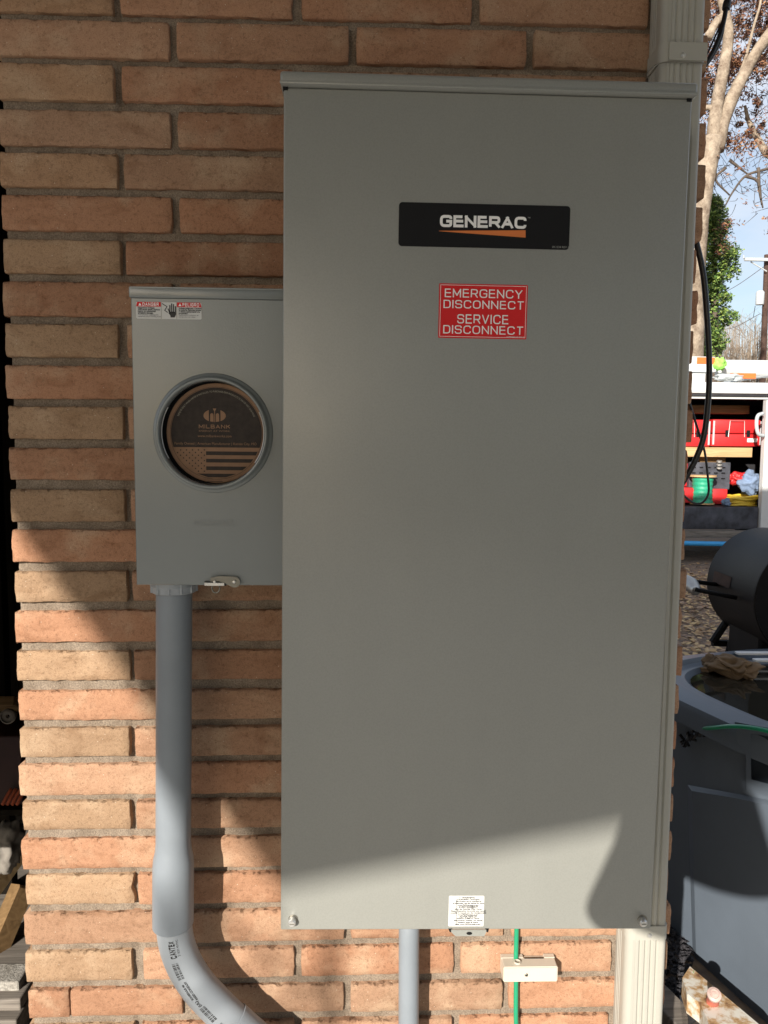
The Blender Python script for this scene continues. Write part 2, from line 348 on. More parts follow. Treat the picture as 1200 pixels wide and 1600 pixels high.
M = dict(
    brick=brick_mat(),
    mortar=sand_mat('sandy_mortar', (0.14, 0.11, 0.085), (0.36, 0.29, 0.22), 420.0, 0.8, 0.002),
    panel=coat_mat('grey_powder_coat', (0.243, 0.246, 0.224), 0.30, 900.0, 0.14, 0.03),
    meter=coat_mat('grey_enamel', (0.185, 0.202, 0.198), 0.25, 330.0, 0.30, 0.02),
    pvc=plain('grey_pvc', (0.20, 0.225, 0.25), 0.42, var=0.07, nscale=9, bump=0.12, bscale=120),
    pvc2=plain('pale_grey_pvc', (0.27, 0.295, 0.32), 0.45, var=0.05, nscale=9, bump=0.1, bscale=120),
    spout=coat_mat('almond_aluminium', (0.37, 0.36, 0.315), 0.45, 500.0, 0.08, 0.035),
    black=plain('black_print', (0.007, 0.007, 0.008), 0.6, var=0.1, spec=0.2),
    white=plain('white_print', (0.80, 0.79, 0.77), 0.6, var=0.02, spec=0.25),
    orange=plain('orange_print', (0.62, 0.17, 0.035), 0.5, var=0.03),
    red=plain('red_label', (0.60, 0.020, 0.022), 0.6, var=0.03, spec=0.2),
    pinkcap=plain('faded_pink_cap', (0.46, 0.33, 0.29), 0.5, var=0.2, nscale=50),
    glue=plain('brown_pipe_glue', (0.06, 0.045, 0.035), 0.5, var=0.5, nscale=80),
    paper=plain('label_paper', (0.60, 0.60, 0.58), 0.6, var=0.02, spec=0.2),
    ink=plain('black_ink', (0.015, 0.015, 0.015), 0.5, var=0.02),
    kraft=plain('kraft_cardboard', (0.25, 0.145, 0.085), 0.85, var=0.10, nscale=60, bump=0.2, bscale=500),
    brownink=plain('dark_cardboard_ink', (0.028, 0.020, 0.015), 0.8, var=0.35, nscale=90),
    steel=plain('zinc_plated_steel', (0.62, 0.61, 0.58), 0.42, metal=0.8, var=0.1),
    steeldk=plain('dull_steel', (0.22, 0.21, 0.18), 0.45, metal=0.85, var=0.1),
    green=plain('green_wire', (0.015, 0.26, 0.13), 0.35, var=0.06),
    ivory=plain('ivory_plastic', (0.54, 0.48, 0.40), 0.4, var=0.03),
    rubber=plain('black_cable', (0.010, 0.010, 0.012), 0.35, var=0.1),
    bin=plain('slate_plastic', (0.115, 0.14, 0.172), 0.42, var=0.07, nscale=6, bump=0.25, bscale=260),
    bindk=plain('dark_slate_plastic', (0.03, 0.038, 0.05), 0.35, var=0.1),
    smoker=plain('sooty_black_steel', (0.006, 0.005, 0.0055), 0.55, metal=0.0, spec=0.18, var=0.45, nscale=12, bump=0.3, bscale=150),
    water=plain('dirty_water', (0.025, 0.022, 0.016), 0.04, var=0.3, nscale=20),
    ragm=plain('wet_brown_rag', (0.20, 0.13, 0.07), 0.9, var=0.3, nscale=20, bump=0.5, bscale=120),
    vanw=plain('white_van_paint', (0.58, 0.59, 0.58), 0.4, var=0.02),
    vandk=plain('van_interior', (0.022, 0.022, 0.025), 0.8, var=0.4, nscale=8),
    tyre=plain('tyre_rubber', (0.02, 0.02, 0.02), 0.8),
    scuff=plain('scuffed_black_sill', (0.045, 0.048, 0.06), 0.7, var=0.6, nscale=9),
    redbox=plain('red_toolbox_plastic', (0.50, 0.020, 0.022), 0.45, var=0.08),
    pine=wood_mat('pine_board', (0.42, 0.26, 0.12), (0.60, 0.42, 0.22), 0, sc=30),
    oldpine=wood_mat('golden_board', (0.12, 0.07, 0.028), (0.22, 0.135, 0.06), 0, sc=40),
    greyw=wood_mat('weathered_board', (0.10, 0.088, 0.074), (0.24, 0.21, 0.18), 0, sc=70),
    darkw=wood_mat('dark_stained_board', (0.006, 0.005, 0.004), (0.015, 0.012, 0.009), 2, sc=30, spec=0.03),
    spool=plain('green_reel_wire', (0.02, 0.30, 0.17), 0.5, var=0.15, nscale=50),
    yellow=plain('yellow_hose', (0.60, 0.42, 0.04), 0.5, var=0.12),
    blue=plain('blue_pipe', (0.04, 0.33, 0.70), 0.35, var=0.05),
    denim=plain('blue_grey_cloth', (0.16, 0.22, 0.33), 0.9, var=0.25, nscale=9, bump=0.5, bscale=30, bdist=0.02),
    whitec=plain('dirty_white_cloth', (0.20, 0.18, 0.155), 0.9, var=0.2, nscale=20, bump=0.4, bscale=90),
    lime=plain('lime_fabric', (0.28, 0.62, 0.10), 0.8, var=0.15),
    orangep=plain('orange_fibreglass', (0.72, 0.14, 0.03), 0.45, var=0.06),
    orangedk=plain('dull_orange_rope', (0.30, 0.06, 0.02), 0.8, var=0.3),
    maroon=plain('maroon_vinyl', (0.035, 0.012, 0.011), 0.7, var=0.2),
    concrete=sand_mat('rough_concrete', (0.20, 0.19, 0.17), (0.50, 0.47, 0.42), 120.0, 0.8, 0.006),
    gravel=sand_mat('dark_gravel', (0.015, 0.015, 0.02), (0.11, 0.105, 0.115), 90.0, 1.0, 0.02),
    rust=rust_mat(),
    copper=plain('faded_red_pipe', (0.46, 0.13, 0.09), 0.5, var=0.35, nscale=60),
    bark=sand_mat('pale_mottled_bark', (0.15, 0.11, 0.08), (0.42, 0.35, 0.27), 5.0, 0.6, 0.05, 1.6),
    darkbark=plain('dark_bark', (0.085, 0.065, 0.05), 0.9, var=0.4),
    pole=plain('creosoted_pole', (0.06, 0.032, 0.022), 0.85, var=0.3),
    galv=plain('galvanised_tank', (0.42, 0.45, 0.46), 0.5, var=0.06),
    roofm=wood_mat('roof_boards', (0.06, 0.055, 0.045), (0.12, 0.11, 0.09), 1, sc=20),
    bounce=sand_mat('pale_bounce_gravel', (0.24, 0.235, 0.22), (0.50, 0.49, 0.465), 40.0, 0.8, 0.01),
    iron=plain('painted_iron', (0.04, 0.04, 0.04), 0.5),
    floorm=sand_mat('porch_slab_concrete', (0.40, 0.395, 0.375), (0.58, 0.57, 0.54), 60.0, 0.3, 0.002),
)
M['panel'].node_tree.nodes['Principled BSDF'].inputs['Specular IOR Level'].default_value = 0.85
bm_ = M['meter'].node_tree.nodes['Principled BSDF']; bm_.inputs['Coat Weight'].default_value = 0.45; bm_.inputs['Coat Roughness'].default_value = 0.16
def leafmat(name, cols, trans=0.25):
    m, t, b = newmat(name, 0.7)
    g = t.nodes.new('ShaderNodeNewGeometry')
    n = len(cols); t.links.new(rampc(t, g.outputs['Random Per Island'], [(i / max(1, n - 1), c) for i, c in enumerate(cols)]), b.inputs['Base Color'])
    b.inputs['Transmission Weight'].default_value = 0
    return m
M['brownleaf'] = leafmat('dry_brown_leaves', [(0.05, 0.020, 0.012), (0.15, 0.055, 0.028), (0.22, 0.10, 0.05), (0.36, 0.21, 0.11)])
M['greenleaf'] = leafmat('glossy_green_leaves', [(0.02, 0.05, 0.012), (0.07, 0.14, 0.025), (0.16, 0.25, 0.045), (0.27, 0.34, 0.08)])
M['litter'] = leafmat('fallen_leaves', [(0.16, 0.09, 0.05), (0.33, 0.20, 0.09), (0.48, 0.34, 0.16), (0.24, 0.16, 0.12)])
M['grass'] = leafmat('green_blades', [(0.06, 0.16, 0.02), (0.14, 0.34, 0.05)])
def ground_mat():
    m, t, b = newmat('leaf_strewn_dirt', 0.95, 0, 0.2)
    co = t.nodes.new('ShaderNodeTexCoord').outputs['Object']
    n = nd(t, 'ShaderNodeTexNoise', Scale=1.2, Detail=8.0, Roughness=0.7); t.links.new(co, n.inputs['Vector'])
    n2 = nd(t, 'ShaderNodeTexVoronoi', Scale=26.0); t.links.new(co, n2.inputs['Vector'])
    c = rampc(t, n.outputs['Fac'], [(0.3, (0.15, 0.11, 0.085)), (0.7, (0.30, 0.235, 0.19))])
    c = mixc(t, 0.45, c, rampc(t, n2.outputs['Distance'], [(0.1, (0.34, 0.22, 0.11)), (0.6, (0.13, 0.095, 0.075))]))
    t.links.new(c, b.inputs['Base Color'])
    bp = nd(t, 'ShaderNodeBump', Strength=0.6, Distance=0.02); t.links.new(n2.outputs['Distance'], bp.inputs['Height']); t.links.new(bp.outputs[0], b.inputs['Normal'])
    return m
M['ground'] = ground_mat()

# ------------------------------------------------------------------ ground
bm = BM()
xs = [-400, -60, -12, -3, 0, 3, 6, 12, 30, 80, 400]; ys = [-400, -60, -12, -4, 0, 3, 6, 12, 30, 80, 400]
vv = [[bm.verts.new((x, y, 0)) for x in xs] for y in ys]
for j in range(10):
    for i in range(10): bm.faces.new((vv[j][i], vv[j][i + 1], vv[j + 1][i + 1], vv[j + 1][i]))
obj('ground', bm, M['ground'], kind='structure')
bm = BM(); box(bm, (-2.3, -5.1, 0.0), (3.4, -0.05, 0.05), 0.01); obj('porch_floor', bm, M['floorm'], kind='structure')
bm = BM(); quad(bm, [(-14, -14, .004), (12, -14, .004), (12, -5.12, .004), (-14, -5.12, .004)]); obj('bounce_ground', bm, M['bounce'], kind='structure')  # the pale ground is unseen, added to bounce light up into the shade

# ------------------------------------------------------------------ brick pillar
tops = [30, 100, 171, 238, 305, 374, 440, 506, 571, 635, 700, 765, 828, 893, 955, 1018, 1080, 1138, 1195, 1253, 1312, 1368, 1428, 1488, 1547]
bots = [88, 156, 227, 292, 360, 427, 494, 558, 623, 686, 750, 815, 878, 940, 1004, 1064, 1126, 1183, 1243, 1297, 1359, 1415, 1476, 1534, 1590]
row = {}
for k in range(25): row[k + 1] = (at(100, tops[k], 0).z, at(100, bots[k], 0).z)
for k in range(0, -6, -1): row[k] = (row[k + 1][0] + 0.0700, row[k + 1][1] + 0.0700)
row[0] = (row[0][0], at(100, 19, 0).z)
for k in range(26, 33): row[k] = (row[k - 1][0] - 0.0708, row[k - 1][1] - 0.0708)
WX = 1.181
pillar = thing('brick_pillar', 'rough orange and tan brick wall carrying the grey electrical boxes', 'brick wall', (WX / 2, 0.1, 0))
XR = row[-5][0]
def brick_mesh(seed, w, h, ragged=0.0):
    rr = random.Random(seed); bm = BM(); nx, nz = int(w / 0.0085) + 2, 9; d = 0.095
    so = Vector((rr.uniform(0, 50), rr.uniform(0, 50), rr.uniform(0, 50)))
    g = []
    for j in range(nz + 1):
        r_ = []
        for i in range(nx + 1):
            u = i / nx; v = j / nz
            x = (u - 0.5) * w; z = (v - 0.5) * h
            ex = min(i, nx - i); ez = min(j, nz - j)
            a = noise.noise(Vector((x * 22, 0, z * 40)) + so); b = noise.noise(Vector((x * 90, 3, z * 120)) + so)
            y = -0.0016 * a - 0.0006 * b
            if min(ex, ez) == 0: y += 0.0022 + 0.0014 * noise.noise(Vector((x * 120, 7, z * 120)) + so)
            elif min(ex, ez) == 1:
                y += 0.0002
            if ez == 0: z += 0.0016 * noise.noise(Vector((x * 60, 9 * v, 0)) + so) + 0.0009 * noise.noise(Vector((x * 210, 9 * v, 0)) + so)
            if ez == 1: z += 0.0010 * noise.noise(Vector((x * 60, 9 * v, 1)) + so) + (-0.0042 if j == 1 else 0.0042)
            if ex == 0: x += 0.0014 * noise.noise(Vector((z * 80, 5 * u, 2)) + so) + (0.0022 * (abs(v - 0.5) * 2) ** 4 * (1 if i == 0 else -1))
            if ex <= 1 and u > 0.5 and ragged: x -= ragged * max(0, noise.noise(Vector((z * 55, 1, 4)) + so) + 0.25)
            if ex == 1: x += (-1 if i == 1 else 1) * 0.0058
            r_.append(bm.verts.new((x, y, z)))
        g.append(r_)
    for j in range(nz):
        for i in range(nx): bm.faces.new((g[j][i], g[j][i + 1], g[j + 1][i + 1], g[j + 1][i]))
    loop = [g[0][i] for i in range(nx + 1)] + [g[j][nx] for j in range(1, nz + 1)] + [g[nz][i] for i in range(nx - 1, -1, -1)] + [g[j][0] for j in range(nz - 1, 0, -1)]
    back = [bm.verts.new((q.co.x, d, q.co.z)) for q in loop]
    n = len(loop)
    for k in range(n): bm.faces.new((loop[k], back[k], back[(k + 1) % n], loop[(k + 1) % n]))
    bm.faces.new(back[::-1])
    me = bpy.data.meshes.new('brick'); bm.normal_update(); bm.to_mesh(me); bm.free()
    me.polygons.foreach_set('use_smooth', [True] * len(me.polygons)); me.set_sharp_from_angle(angle=math.radians(50))
    me.materials.append(M['brick']); return me
full = [brick_mesh(100 + i, 0.283, 0.057, 0.004 if i in (2, 5) else 0) for i in range(8)]
part = [brick_mesh(200 + i, 0.190, 0.057, (0, 0.006, 0, 0.004, 0.002, 0)[i]) for i in range(6)]
stub = [brick_mesh(300 + i, 0.092, 0.057) for i in range(3)]
ev = {0: .1925, 2: .1915, 4: .1945, 6: .1965, 8: .190, 10: .196, 12: .195, 14: .197, 16: .199, 18: .196, 20: .194, 22: .1985, 24: .1915}
rb = random.Random(5)
def put_brick(x0, x1, k, side=0):
    zt, zb = row[k]; w = x1 - x0; h = zt - zb
    lib, bw = (full, .283) if w > .24 else ((part, .190) if w > .13 else (stub, .092))
    o = bpy.data.objects.new('brick', rb.choice(lib)); C.objects.link(o); o.parent = pillar
    xc = (x0 + x1) / 2; t = min(1, max(0, (k - 6) / 9)); sl = 0.001 + 0.009 * t
    zc = (zt + zb) / 2 + sl * (xc - 0.11)
    o.location = Vector((xc, rb.uniform(-0.0022, 0.0022), zc)) - pillar.location
    o.rotation_euler = (rb.uniform(-.006, .006), -sl + rb.uniform(-.003, .003), rb.uniform(-.005, .005)); o.scale = (w / bw, 1, h / .057)
    tan = (k % 2 == 0 and x0 < 0.05)
    if tan: c = Vector((0.335, 0.224, 0.140)).lerp(Vector((0.375, 0.21, 0.12)), 0.45 if k < 5 else 0.08) * rb.uniform(.88, 1.1)
    else:
        c = Vector((0.375, 0.195, 0.115)).lerp(Vector((0.385, 0.240, 0.155)), rb.random()) * rb.uniform(.84, 1.08)
    o.color = (*c, 1)
for k in range(-5, 33):
    if row[k][1] < 0.03: continue
    if k % 2:   # rows that start with a whole brick
        e = [0, .283] if k != 25 else [0.002, .2835]
        spans = [(rb.uniform(-.003, .002), .2835)] + [(.295 * i + .0005, .295 * i + .2835) for i in (1, 2)] + [(.8855, WX + rb.uniform(-.004, .006))]
        if k == 25: spans = [(0.001, .0755), (.0765, .2815)] + spans[1:]
    else:
        s = ev.get(k, .1925)
        spans = [(rb.uniform(-.003, .003), s)] + [(.198 + .295 * i + .0065, .198 + .295 * (i + 1) - .0065) for i in range(3)] + [(1.0895, WX + rb.uniform(-.006, .006))]
        if k == 24: spans[1] = (.2105, .4865)
    for a, b in spans: put_brick(a, b, k)
# mortar bed: one uneven body a little behind the brick faces
bm = BM(); nx, nz = 236, 520
zt = row[-5][0] + 0.006; g = []
for j in range(nz + 1):
    z = zt * j / nz; r_ = []
    for i in range(nx + 1):
        x = 0.007 + (WX - 0.014) * i / nx
        y = 0.0100 + (0.004 if .190 < x < .206 else 0) + 0.0024 * noise.noise(Vector((x * 28, 0, z * 40))) + 0.0016 * noise.noise(Vector((x * 130, 4, z * 150)))
        r_.append(bm.verts.new((x, y, z)))
    g.append(r_)
for j in range(nz):
    for i in range(nx): bm.faces.new((g[j][i], g[j][i + 1], g[j + 1][i + 1], g[j + 1][i]))
loop = g[0] + [g[j][nx] for j in range(1, nz + 1)] + g[nz][nx - 1::-1] + [g[j][0] for j in range(nz - 1, 0, -1)]
back = [bm.verts.new((q.co.x, 0.20, q.co.z)) for q in loop]; n = len(loop)
for k in range(n): bm.faces.new((loop[k], back[k], back[(k + 1) % n], loop[(k + 1) % n]))
bm.faces.new(back[::-1])
obj('mortar', bm, M['mortar'], pillar, smooth='all')

# ------------------------------------------------------------------ porch roof, beam, posts (out of view, guessed from the shade they cast); added shadow caster
sh = at(430, 1385, 0)                       # where the roof corner's shadow falls on the bricks
dC = 5.2; A = Vector((sh.x - .48 * dC, -dC, sh.z + .45 * dC)); s_ = 0.25; k_ = 0.24
def roofz(y): return A.z + s_ * (y + dC)
xR = 3.6; yB = -dC + k_ * (xR - A.x)
roof = thing('porch_roof', 'boarded lean-to porch roof sloping down in front of the brick wall', 'roof', (A.x, A.y, A.z))
bm = BM(); pts = [(A.x, -dC), (xR, yB), (xR, 0.25), (A.x, 0.25)]
lo = [bm.verts.new((x, y, roofz(y))) for x, y in pts]; hi = [bm.verts.new((x, y, roofz(y) + .03)) for x, y in pts]
bm.faces.new(lo[::-1]); bm.faces.new(hi)
for k in range(4): bm.faces.new((lo[k], lo[(k + 1) % 4], hi[(k + 1) % 4], hi[k]))
obj('roof_deck', bm, M['roofm'], roof)
for i in range(7):
    bm = BM(); x = A.x + .08 + i * .8
    y0 = -dC + k_ * (x - A.x) + .06
    vs = box(bm, (x, y0, 0), (x + .045, 0.2, .10))
    for v in vs: v.co.z += roofz(v.co.y) - .102
    obj('rafter', bm, M['roofm'], roof)
def iron_post(x, y, ztop, label):
    t = thing('iron_porch_post', label, 'porch post', (x, y, 0), 'lattice iron porch posts')
    for sx in (-1, 1):
        bm = BM(); box(bm, (x + sx * .11 - .01, y - .01, 0), (x + sx * .11 + .01, y + .01, ztop)); obj('upright', bm, M['iron'], t)
    bm = BM(); n = 24; h = ztop / n
    for i in range(n):
        for sgn in (-1, 1):
            p0 = Vector((x - sgn * .10, y + .003 * sgn, i * h)); p1 = Vector((x + sgn * .10, y + .003 * sgn, i * h + .20))
            if p1.z < ztop: tube(bm, [p0, p1], .0062, 5, 0)
    obj('lattice', bm, M['iron'], t, kind='stuff')
iron_post(A.x, A.y + .02, A.z - .002, 'black lattice iron post under the outer corner of the porch roof')
iron_post(3.3, yB + .15, roofz(yB + .15) - .11, 'black lattice iron post at the far end of the porch roof')
# added bell shape behind the viewer, casting the shadow of a raised arm
p1 = at(1000, 1262, -.195); p2 = at(932, 1450, -.195)
yl = -1.75; tt = (-.195 - yl)
q1 = Vector((p1.x - .48 * tt, yl, p1.z + .45 * tt)); q2 = Vector((p2.x - .48 * tt, yl, p2.z + .45 * tt))
cx = q2.x + .17
blocker = thing('arm_shadow_caster', 'unseen bell shape added to cast the shadow of a raised arm', 'blocker', (cx, yl, q2.z))
bm = BM(); hgt = q1.z - q2.z
prof = [(.17, 0), (.168, .012), (.155, hgt * .25), (.135, hgt * .55), (cx - q1.x, hgt), (max(.05, cx - q1.x - .03), hgt + .03), (.045, hgt + .05), (.045, hgt + .11), (.012, hgt + .12)]
lathe(bm, prof, (cx, yl, q2.z), (0, 0, 1), 40); obj('caster_bell', bm, M['panel'], blocker, smooth=True)
bm = BM(); tube(bm, [(cx, yl, q2.z + hgt + .115), (cx, yl, roofz(yl) - .004)], .006, 6, 0); obj('caster_rod', bm, M['iron'], blocker)

# ------------------------------------------------------------------ big transfer switch cabinet
px0, px1, pz0, pz1, PD = .4865, 1.0725, .6830, 1.9465, .195
XF[0] = Matrix.Translation((.78, 0, 1.3)) @ Matrix.Rotation(math.radians(.33), 4, 'Y') @ Matrix.Translation((-.78, 0, -1.3))
sw = thing('switch_cabinet', 'tall grey transfer switch cabinet with red emergency disconnect sticker', 'electrical cabinet', (.78, -.1, pz0))
bm = BM(); box(bm, (px0 + .003, -PD + .012, pz0 + .004), (px1 - .003, -.004, pz1), .001); obj('body', bm, M['panel'], sw)
bm = BM(); vs = box(bm, (px0, -PD, pz0), (px1, -PD + .0155, pz1 - .001), .0024, 4); obj('cover', bm, M['panel'], sw, smooth=True)
bm = BM()   # rain lid: shallow cap with down-turned front lip and clipped ends
box(bm, (px0 - .0045, -PD - .008, pz1 - .0005), (px1 + .0045, -.004, pz1 + .0185), .004, 3)
obj('lid', bm, M['panel'], sw, smooth=True)
bm = BM(); box(bm, (px0 - .0045, -PD - .0105, pz1 + .0000), (px1 + .0045, -PD - .0075, pz1 + .0045), .0012, 2); obj('lid_lip', bm, M['panel'], sw, smooth=True)
for x in (px0 + .0025, px1 - .0045):
    bm = BM(); box(bm, (x - .0035, -PD - .0015, pz1 - .005), (x + .0035, -PD + .004, pz1 - .0006)); obj('corner_notch', bm, M['black'], sw)
XFi = XF[0].inverted()
def pl(px, py, y=-PD):      # position on the cabinet door, undoing its slight tilt
    return XFi @ at(px, py, y)
yS = -PD - .0006
a = pl(624, 316); b_ = pl(891, 322); c_ = pl(889, 391); d_ = pl(622, 384)
x0 = (a.x + d_.x) / 2; x1 = (b_.x + c_.x) / 2; z1 = (a.z + b_.z) / 2; z0 = (c_.z + d_.z) / 2
bm = BM(); prism(bm, rrect(x0, z0, x1, z1, .005), yS, -PD + .0002); st = obj('brand_sticker', bm, M['black'], sw)
fit_strokes('GENERAC', pl(687.5, 336), pl(822, 358), .235, yS - .0004, M['white'], st, rad=.30, gap=.10, asp=.80)
bm = BM(); w0 = pl(686, 361); w1 = pl(821, 360); w2 = pl(821, 371.5)
quad(bm, [(w0.x, yS - .0003, w0.z + .0002), (w0.x, yS - .0003, w0.z - .0004), (w2.x, yS - .0003, w2.z), (w1.x, yS - .0003, w1.z)]); obj('orange_wedge', bm, M['orange'], st)
q = pl(876, 386.5); text('small_print', '0K1234 REV A', .0042, (q.x, yS - .0003, q.z), M['panel'], st)
q = pl(826.5, 341.5); text('trademark_sign', '\u2122', .005, (q.x, yS - .0003, q.z), M['panel'], st)
a = pl(686, 444); b_ = pl(825, 444.5); c_ = pl(822, 530); d_ = pl(685, 528)
x0 = (a.x + d_.x) / 2; x1 = (b_.x + c_.x) / 2; z1 = (a.z + b_.z) / 2; z0 = (c_.z + d_.z) / 2
bm = BM(); prism(bm, rrect(x0, z0, x1, z1, .001, 2), yS, -PD + .0002); st = obj('emergency_sticker', bm, M['red'], sw)
bm = BM()
i0, i1 = .0018, .0024
for (ax, az, bx, bz) in ((x0 + i0, z0 + i0, x1 - i0, z0 + i1), (x0 + i0, z1 - i1, x1 - i0, z1 - i0), (x0 + i0, z0 + i1, x0 + i1, z1 - i1), (x1 - i1, z0 + i1, x1 - i0, z1 - i1)):
    quad(bm, [(ax, yS - .0003, az), (bx, yS - .0003, az), (bx, yS - .0003, bz), (ax, yS - .0003, bz)])
obj('border_line', bm, M['white'], st)
def fit_text(body, pxa, pya, pxb, pyb, mat, parent, y, P=pl, bold=0.0, name='lettering', yo=.0003):
    bm = text_bm(body, .02, bold=bold)
    xs = [v.co.x for v in bm.verts]; zs = [v.co.z for v in bm.verts]
    A_ = P(pxa, pya); B_ = P(pxb, pyb)
    fx = (B_.x - A_.x) / (max(xs) - min(xs)); fz = (A_.z - B_.z) / (max(zs) - min(zs))
    for v in bm.verts: v.co = Vector(((v.co.x - min(xs)) * fx + A_.x, y - yo, (v.co.z - min(zs)) * fz + B_.z))
    return obj(name, bm, mat, parent)
fit_strokes('EMERGENCY', pl(695, 451), pl(816, 467), .125, yS - .0004, M['white'], st, rad=.42, gap=.17, asp=.66)
fit_strokes('DISCONNECT', pl(693, 468.5), pl(818, 484), .125, yS - .0004, M['white'], st, rad=.42, gap=.17, asp=.66)
fit_strokes('SERVICE', pl(714.5, 491), pl(794, 507), .125, yS - .0004, M['white'], st, rad=.42, gap=.17, asp=.66)
fit_strokes('DISCONNECT', pl(692.5, 508), pl(817, 523.5), .125, yS - .0004, M['white'], st, rad=.42, gap=.17, asp=.66)
fit_text('A0000040187 REV B', 791, 525.5, 819, 528, M['white'], st, yS, name='small_print')
# bottom warning label
a = pl(702, 1399); b_ = pl(757, 1400); c_ = pl(755, 1447); d_ = pl(700, 1447)
x0 = (a.x + d_.x) / 2; x1 = (b_.x + c_.x) / 2; z1 = (a.z + b_.z) / 2; z0 = (c_.z + d_.z) / 2
bm = BM(); prism(bm, rrect(x0, z0, x1, z1, .0015, 3), yS, -PD + .0002); st = obj('warning_label', bm, M['paper'], sw)
xm = (x0 + x1) / 2; H_ = z1 - z0
lines = [('\u26a0 WARNING', .0042, .00012), ('CALIFORNIA: Carcinogenic', .0031, .00012), ('This Product can be operated by', .0031, .00012), ('an Electrician, see the manual for more', .0031, .00012), ('www.P65Warnings.ca.gov', .0031, .00012),
         ('AVERTISSEMENT', .0042, .00012), ('Selon des Autorit\u00e9s d\'\u00c9tat: Cancer', .0031, .00012), ('Risque d\'exposition du produit sans manuel', .0031, .00012), ('consulter le manuel avec des renseignements', .0031, .00012), ('www.P65Warnings.ca.gov', .0031, .00012),
         ('ADVERTENCIA', .0042, .00012), ('AGENTE QU\u00cdMICO: C\u00e1ncer', .0031, .00012), ('Este producto contiene, con manual', .0031, .00012), ('necesario antes de operar', .0031, .00012), ('visite: www.P65Warnings.ca.gov', .0031, .00012)]
for i, (s, sz, bd) in enumerate(lines):
    s = s.replace('\u26a0 ', '')
    text('label_line', s, sz, (xm + (.003 if sz > .003 else 0), yS - .0003, z1 - H_ * (i + .9) / 16.0), M['ink'], st, bold=bd, sx=1.0)
    if sz > .003:
        bm = BM(); xx = xm - .0155 if i else xm - .011; zz = z1 - H_ * (i + .9) / 16.0
        for k in range(3):
            P3 = [Vector((xx + .0022 * math.sin(q_ * 2.0944), yS - .0003, zz + .0019 * math.cos(q_ * 2.0944))) for q_ in (k, k + 1)]
            cen = Vector((xx, yS - .0003, zz)); quad(bm, [P3[0], P3[1], cen + (P3[1] - cen) * .65, cen + (P3[0] - cen) * .65])
        obj('warning_triangle', bm, M['ink'], st)
bm = BM(); quad(bm, [(x1 - .0026, yS - .0003, z0 + .0035), (x1 - .002, yS - .0003, z0 + .0035), (x1 - .002, yS - .0003, z0 + .014), (x1 - .0026, yS - .0003, z0 + .014)]); obj('label_line', bm, M['steeldk'], st)
# hasp under the door
a = pl(703, 1449, -PD + .012); b_ = pl(757, 1461, -PD + .012)
hasp_pts = [(a.x, pz0 + .0015), (a.x + .0005, pz0 - .002), (a.x + .007, pz0 - .0085), (b_.x - .003, pz0 - .0085), (b_.x, pz0 - .002), (b_.x, pz0 + .0015)]
bm = BM(); prism(bm, hasp_pts, -PD - .0035, -PD - .0012); hasp = obj('hasp', bm, M['panel'], sw)
xm = (a.x + b_.x) / 2
bm = BM(); lathe(bm, [(.0045, 0), (.0045, .0006)], (xm + .001, -PD - .0036, pz0 - .0036), (0, -1, 0), 16, True)
for v in bm.verts: v.co.z = pz0 - .0036 + (v.co.z - pz0 + .0036) * .55
obj('hasp_slot', bm, M['black'], hasp)
for xx in (a.x - .002, b_.x + .0005):
    bm = BM(); prism(bm, [(xx - .002, pz0 + .002), (xx + .004, pz0 + .002), (xx + .003, pz0 - .004), (xx, pz0 - .003)], -PD - .0009, -PD + .002); obj('hasp_gap', bm, M['black'], sw)
for px, py in ((456, 1443.5), (1006, 1443.5)):
    c = pl(px, py, -PD - .01)
    bm = BM(); lathe(bm, [(.0001, .0), (.0052, .0), (.0062, .0012), (.0062, .0095), (.0052, .0105), (.0045, .0118)], (c.x, -PD + .0006, c.z), (0, -1, 0), 24, False)
    bmesh.ops.contextual_create(bm, geom=[v for v in bm.verts if v.co.y < -PD - .0108])
    kn = obj('cover_screw', bm, M['steel'], sw, smooth=True)
    bm = BM(); box(bm, (c.x - .0036, -PD - .0118, c.z - .0006), (c.x + .0036, -PD - .0108, c.z + .0006)); obj('screw_slot', bm, M['steeldk'], kn)
    bm = BM(); lathe(bm, [(.0078, 0), (.0001, .0004)], (c.x + .0012, -PD - .0001, c.z + .0012), (0, -1, 0), 20); obj('screw_recess', bm, M['steeldk'], sw)
XF[0] = None

# ------------------------------------------------------------------ meter socket
mx0, mx1, mz0, mz1, MD = .2478, .4836, 1.2175, 1.6652, .120
ms = thing('meter_socket', 'small grey meter box with round cardboard-filled opening left of the cabinet', 'meter box', (.366, -.06, mz0))
cx, cz, ri = .3716, 1.4588, .0835
bm = BM()   # body: open tray, so that the round opening is a real recess
box(bm, (mx0 + .0025, -.1035, mz0 + .003), (mx1 - .001, -.004, mz1), .001); obj('body', bm, M['meter'], ms)
bm = BM()   # cover plate with round hole and returned edges
angs = sorted([2 * math.pi * k / 96 for k in range(96)] + [math.atan2(z - cz, x - cx) % (2 * math.pi) for x in (mx0, mx1) for z in (mz0, mz1)])
inn, out, outb, innb = [], [], [], []
for an in angs:
    c, s = math.cos(an), math.sin(an)
    tx = ((mx1 - cx) / c if c > 1e-9 else ((mx0 - cx) / c if c < -1e-9 else 1e9)); tz = ((mz1 - cz) / s if s > 1e-9 else ((mz0 - cz) / s if s < -1e-9 else 1e9)); t_ = min(tx, tz)
    inn.append(bm.verts.new((cx + ri * c, -MD, cz + ri * s))); innb.append(bm.verts.new((cx + ri * c, -.1042, cz + ri * s)))
    e = .0012
    ox, oz = cx + t_ * c, cz + t_ * s
    out.append(bm.verts.new((min(max(ox, mx0 + e), mx1 - e), -MD, min(max(oz, mz0 + e), mz1 - e)))); outb.append(bm.verts.new((ox, -MD + e, oz)))
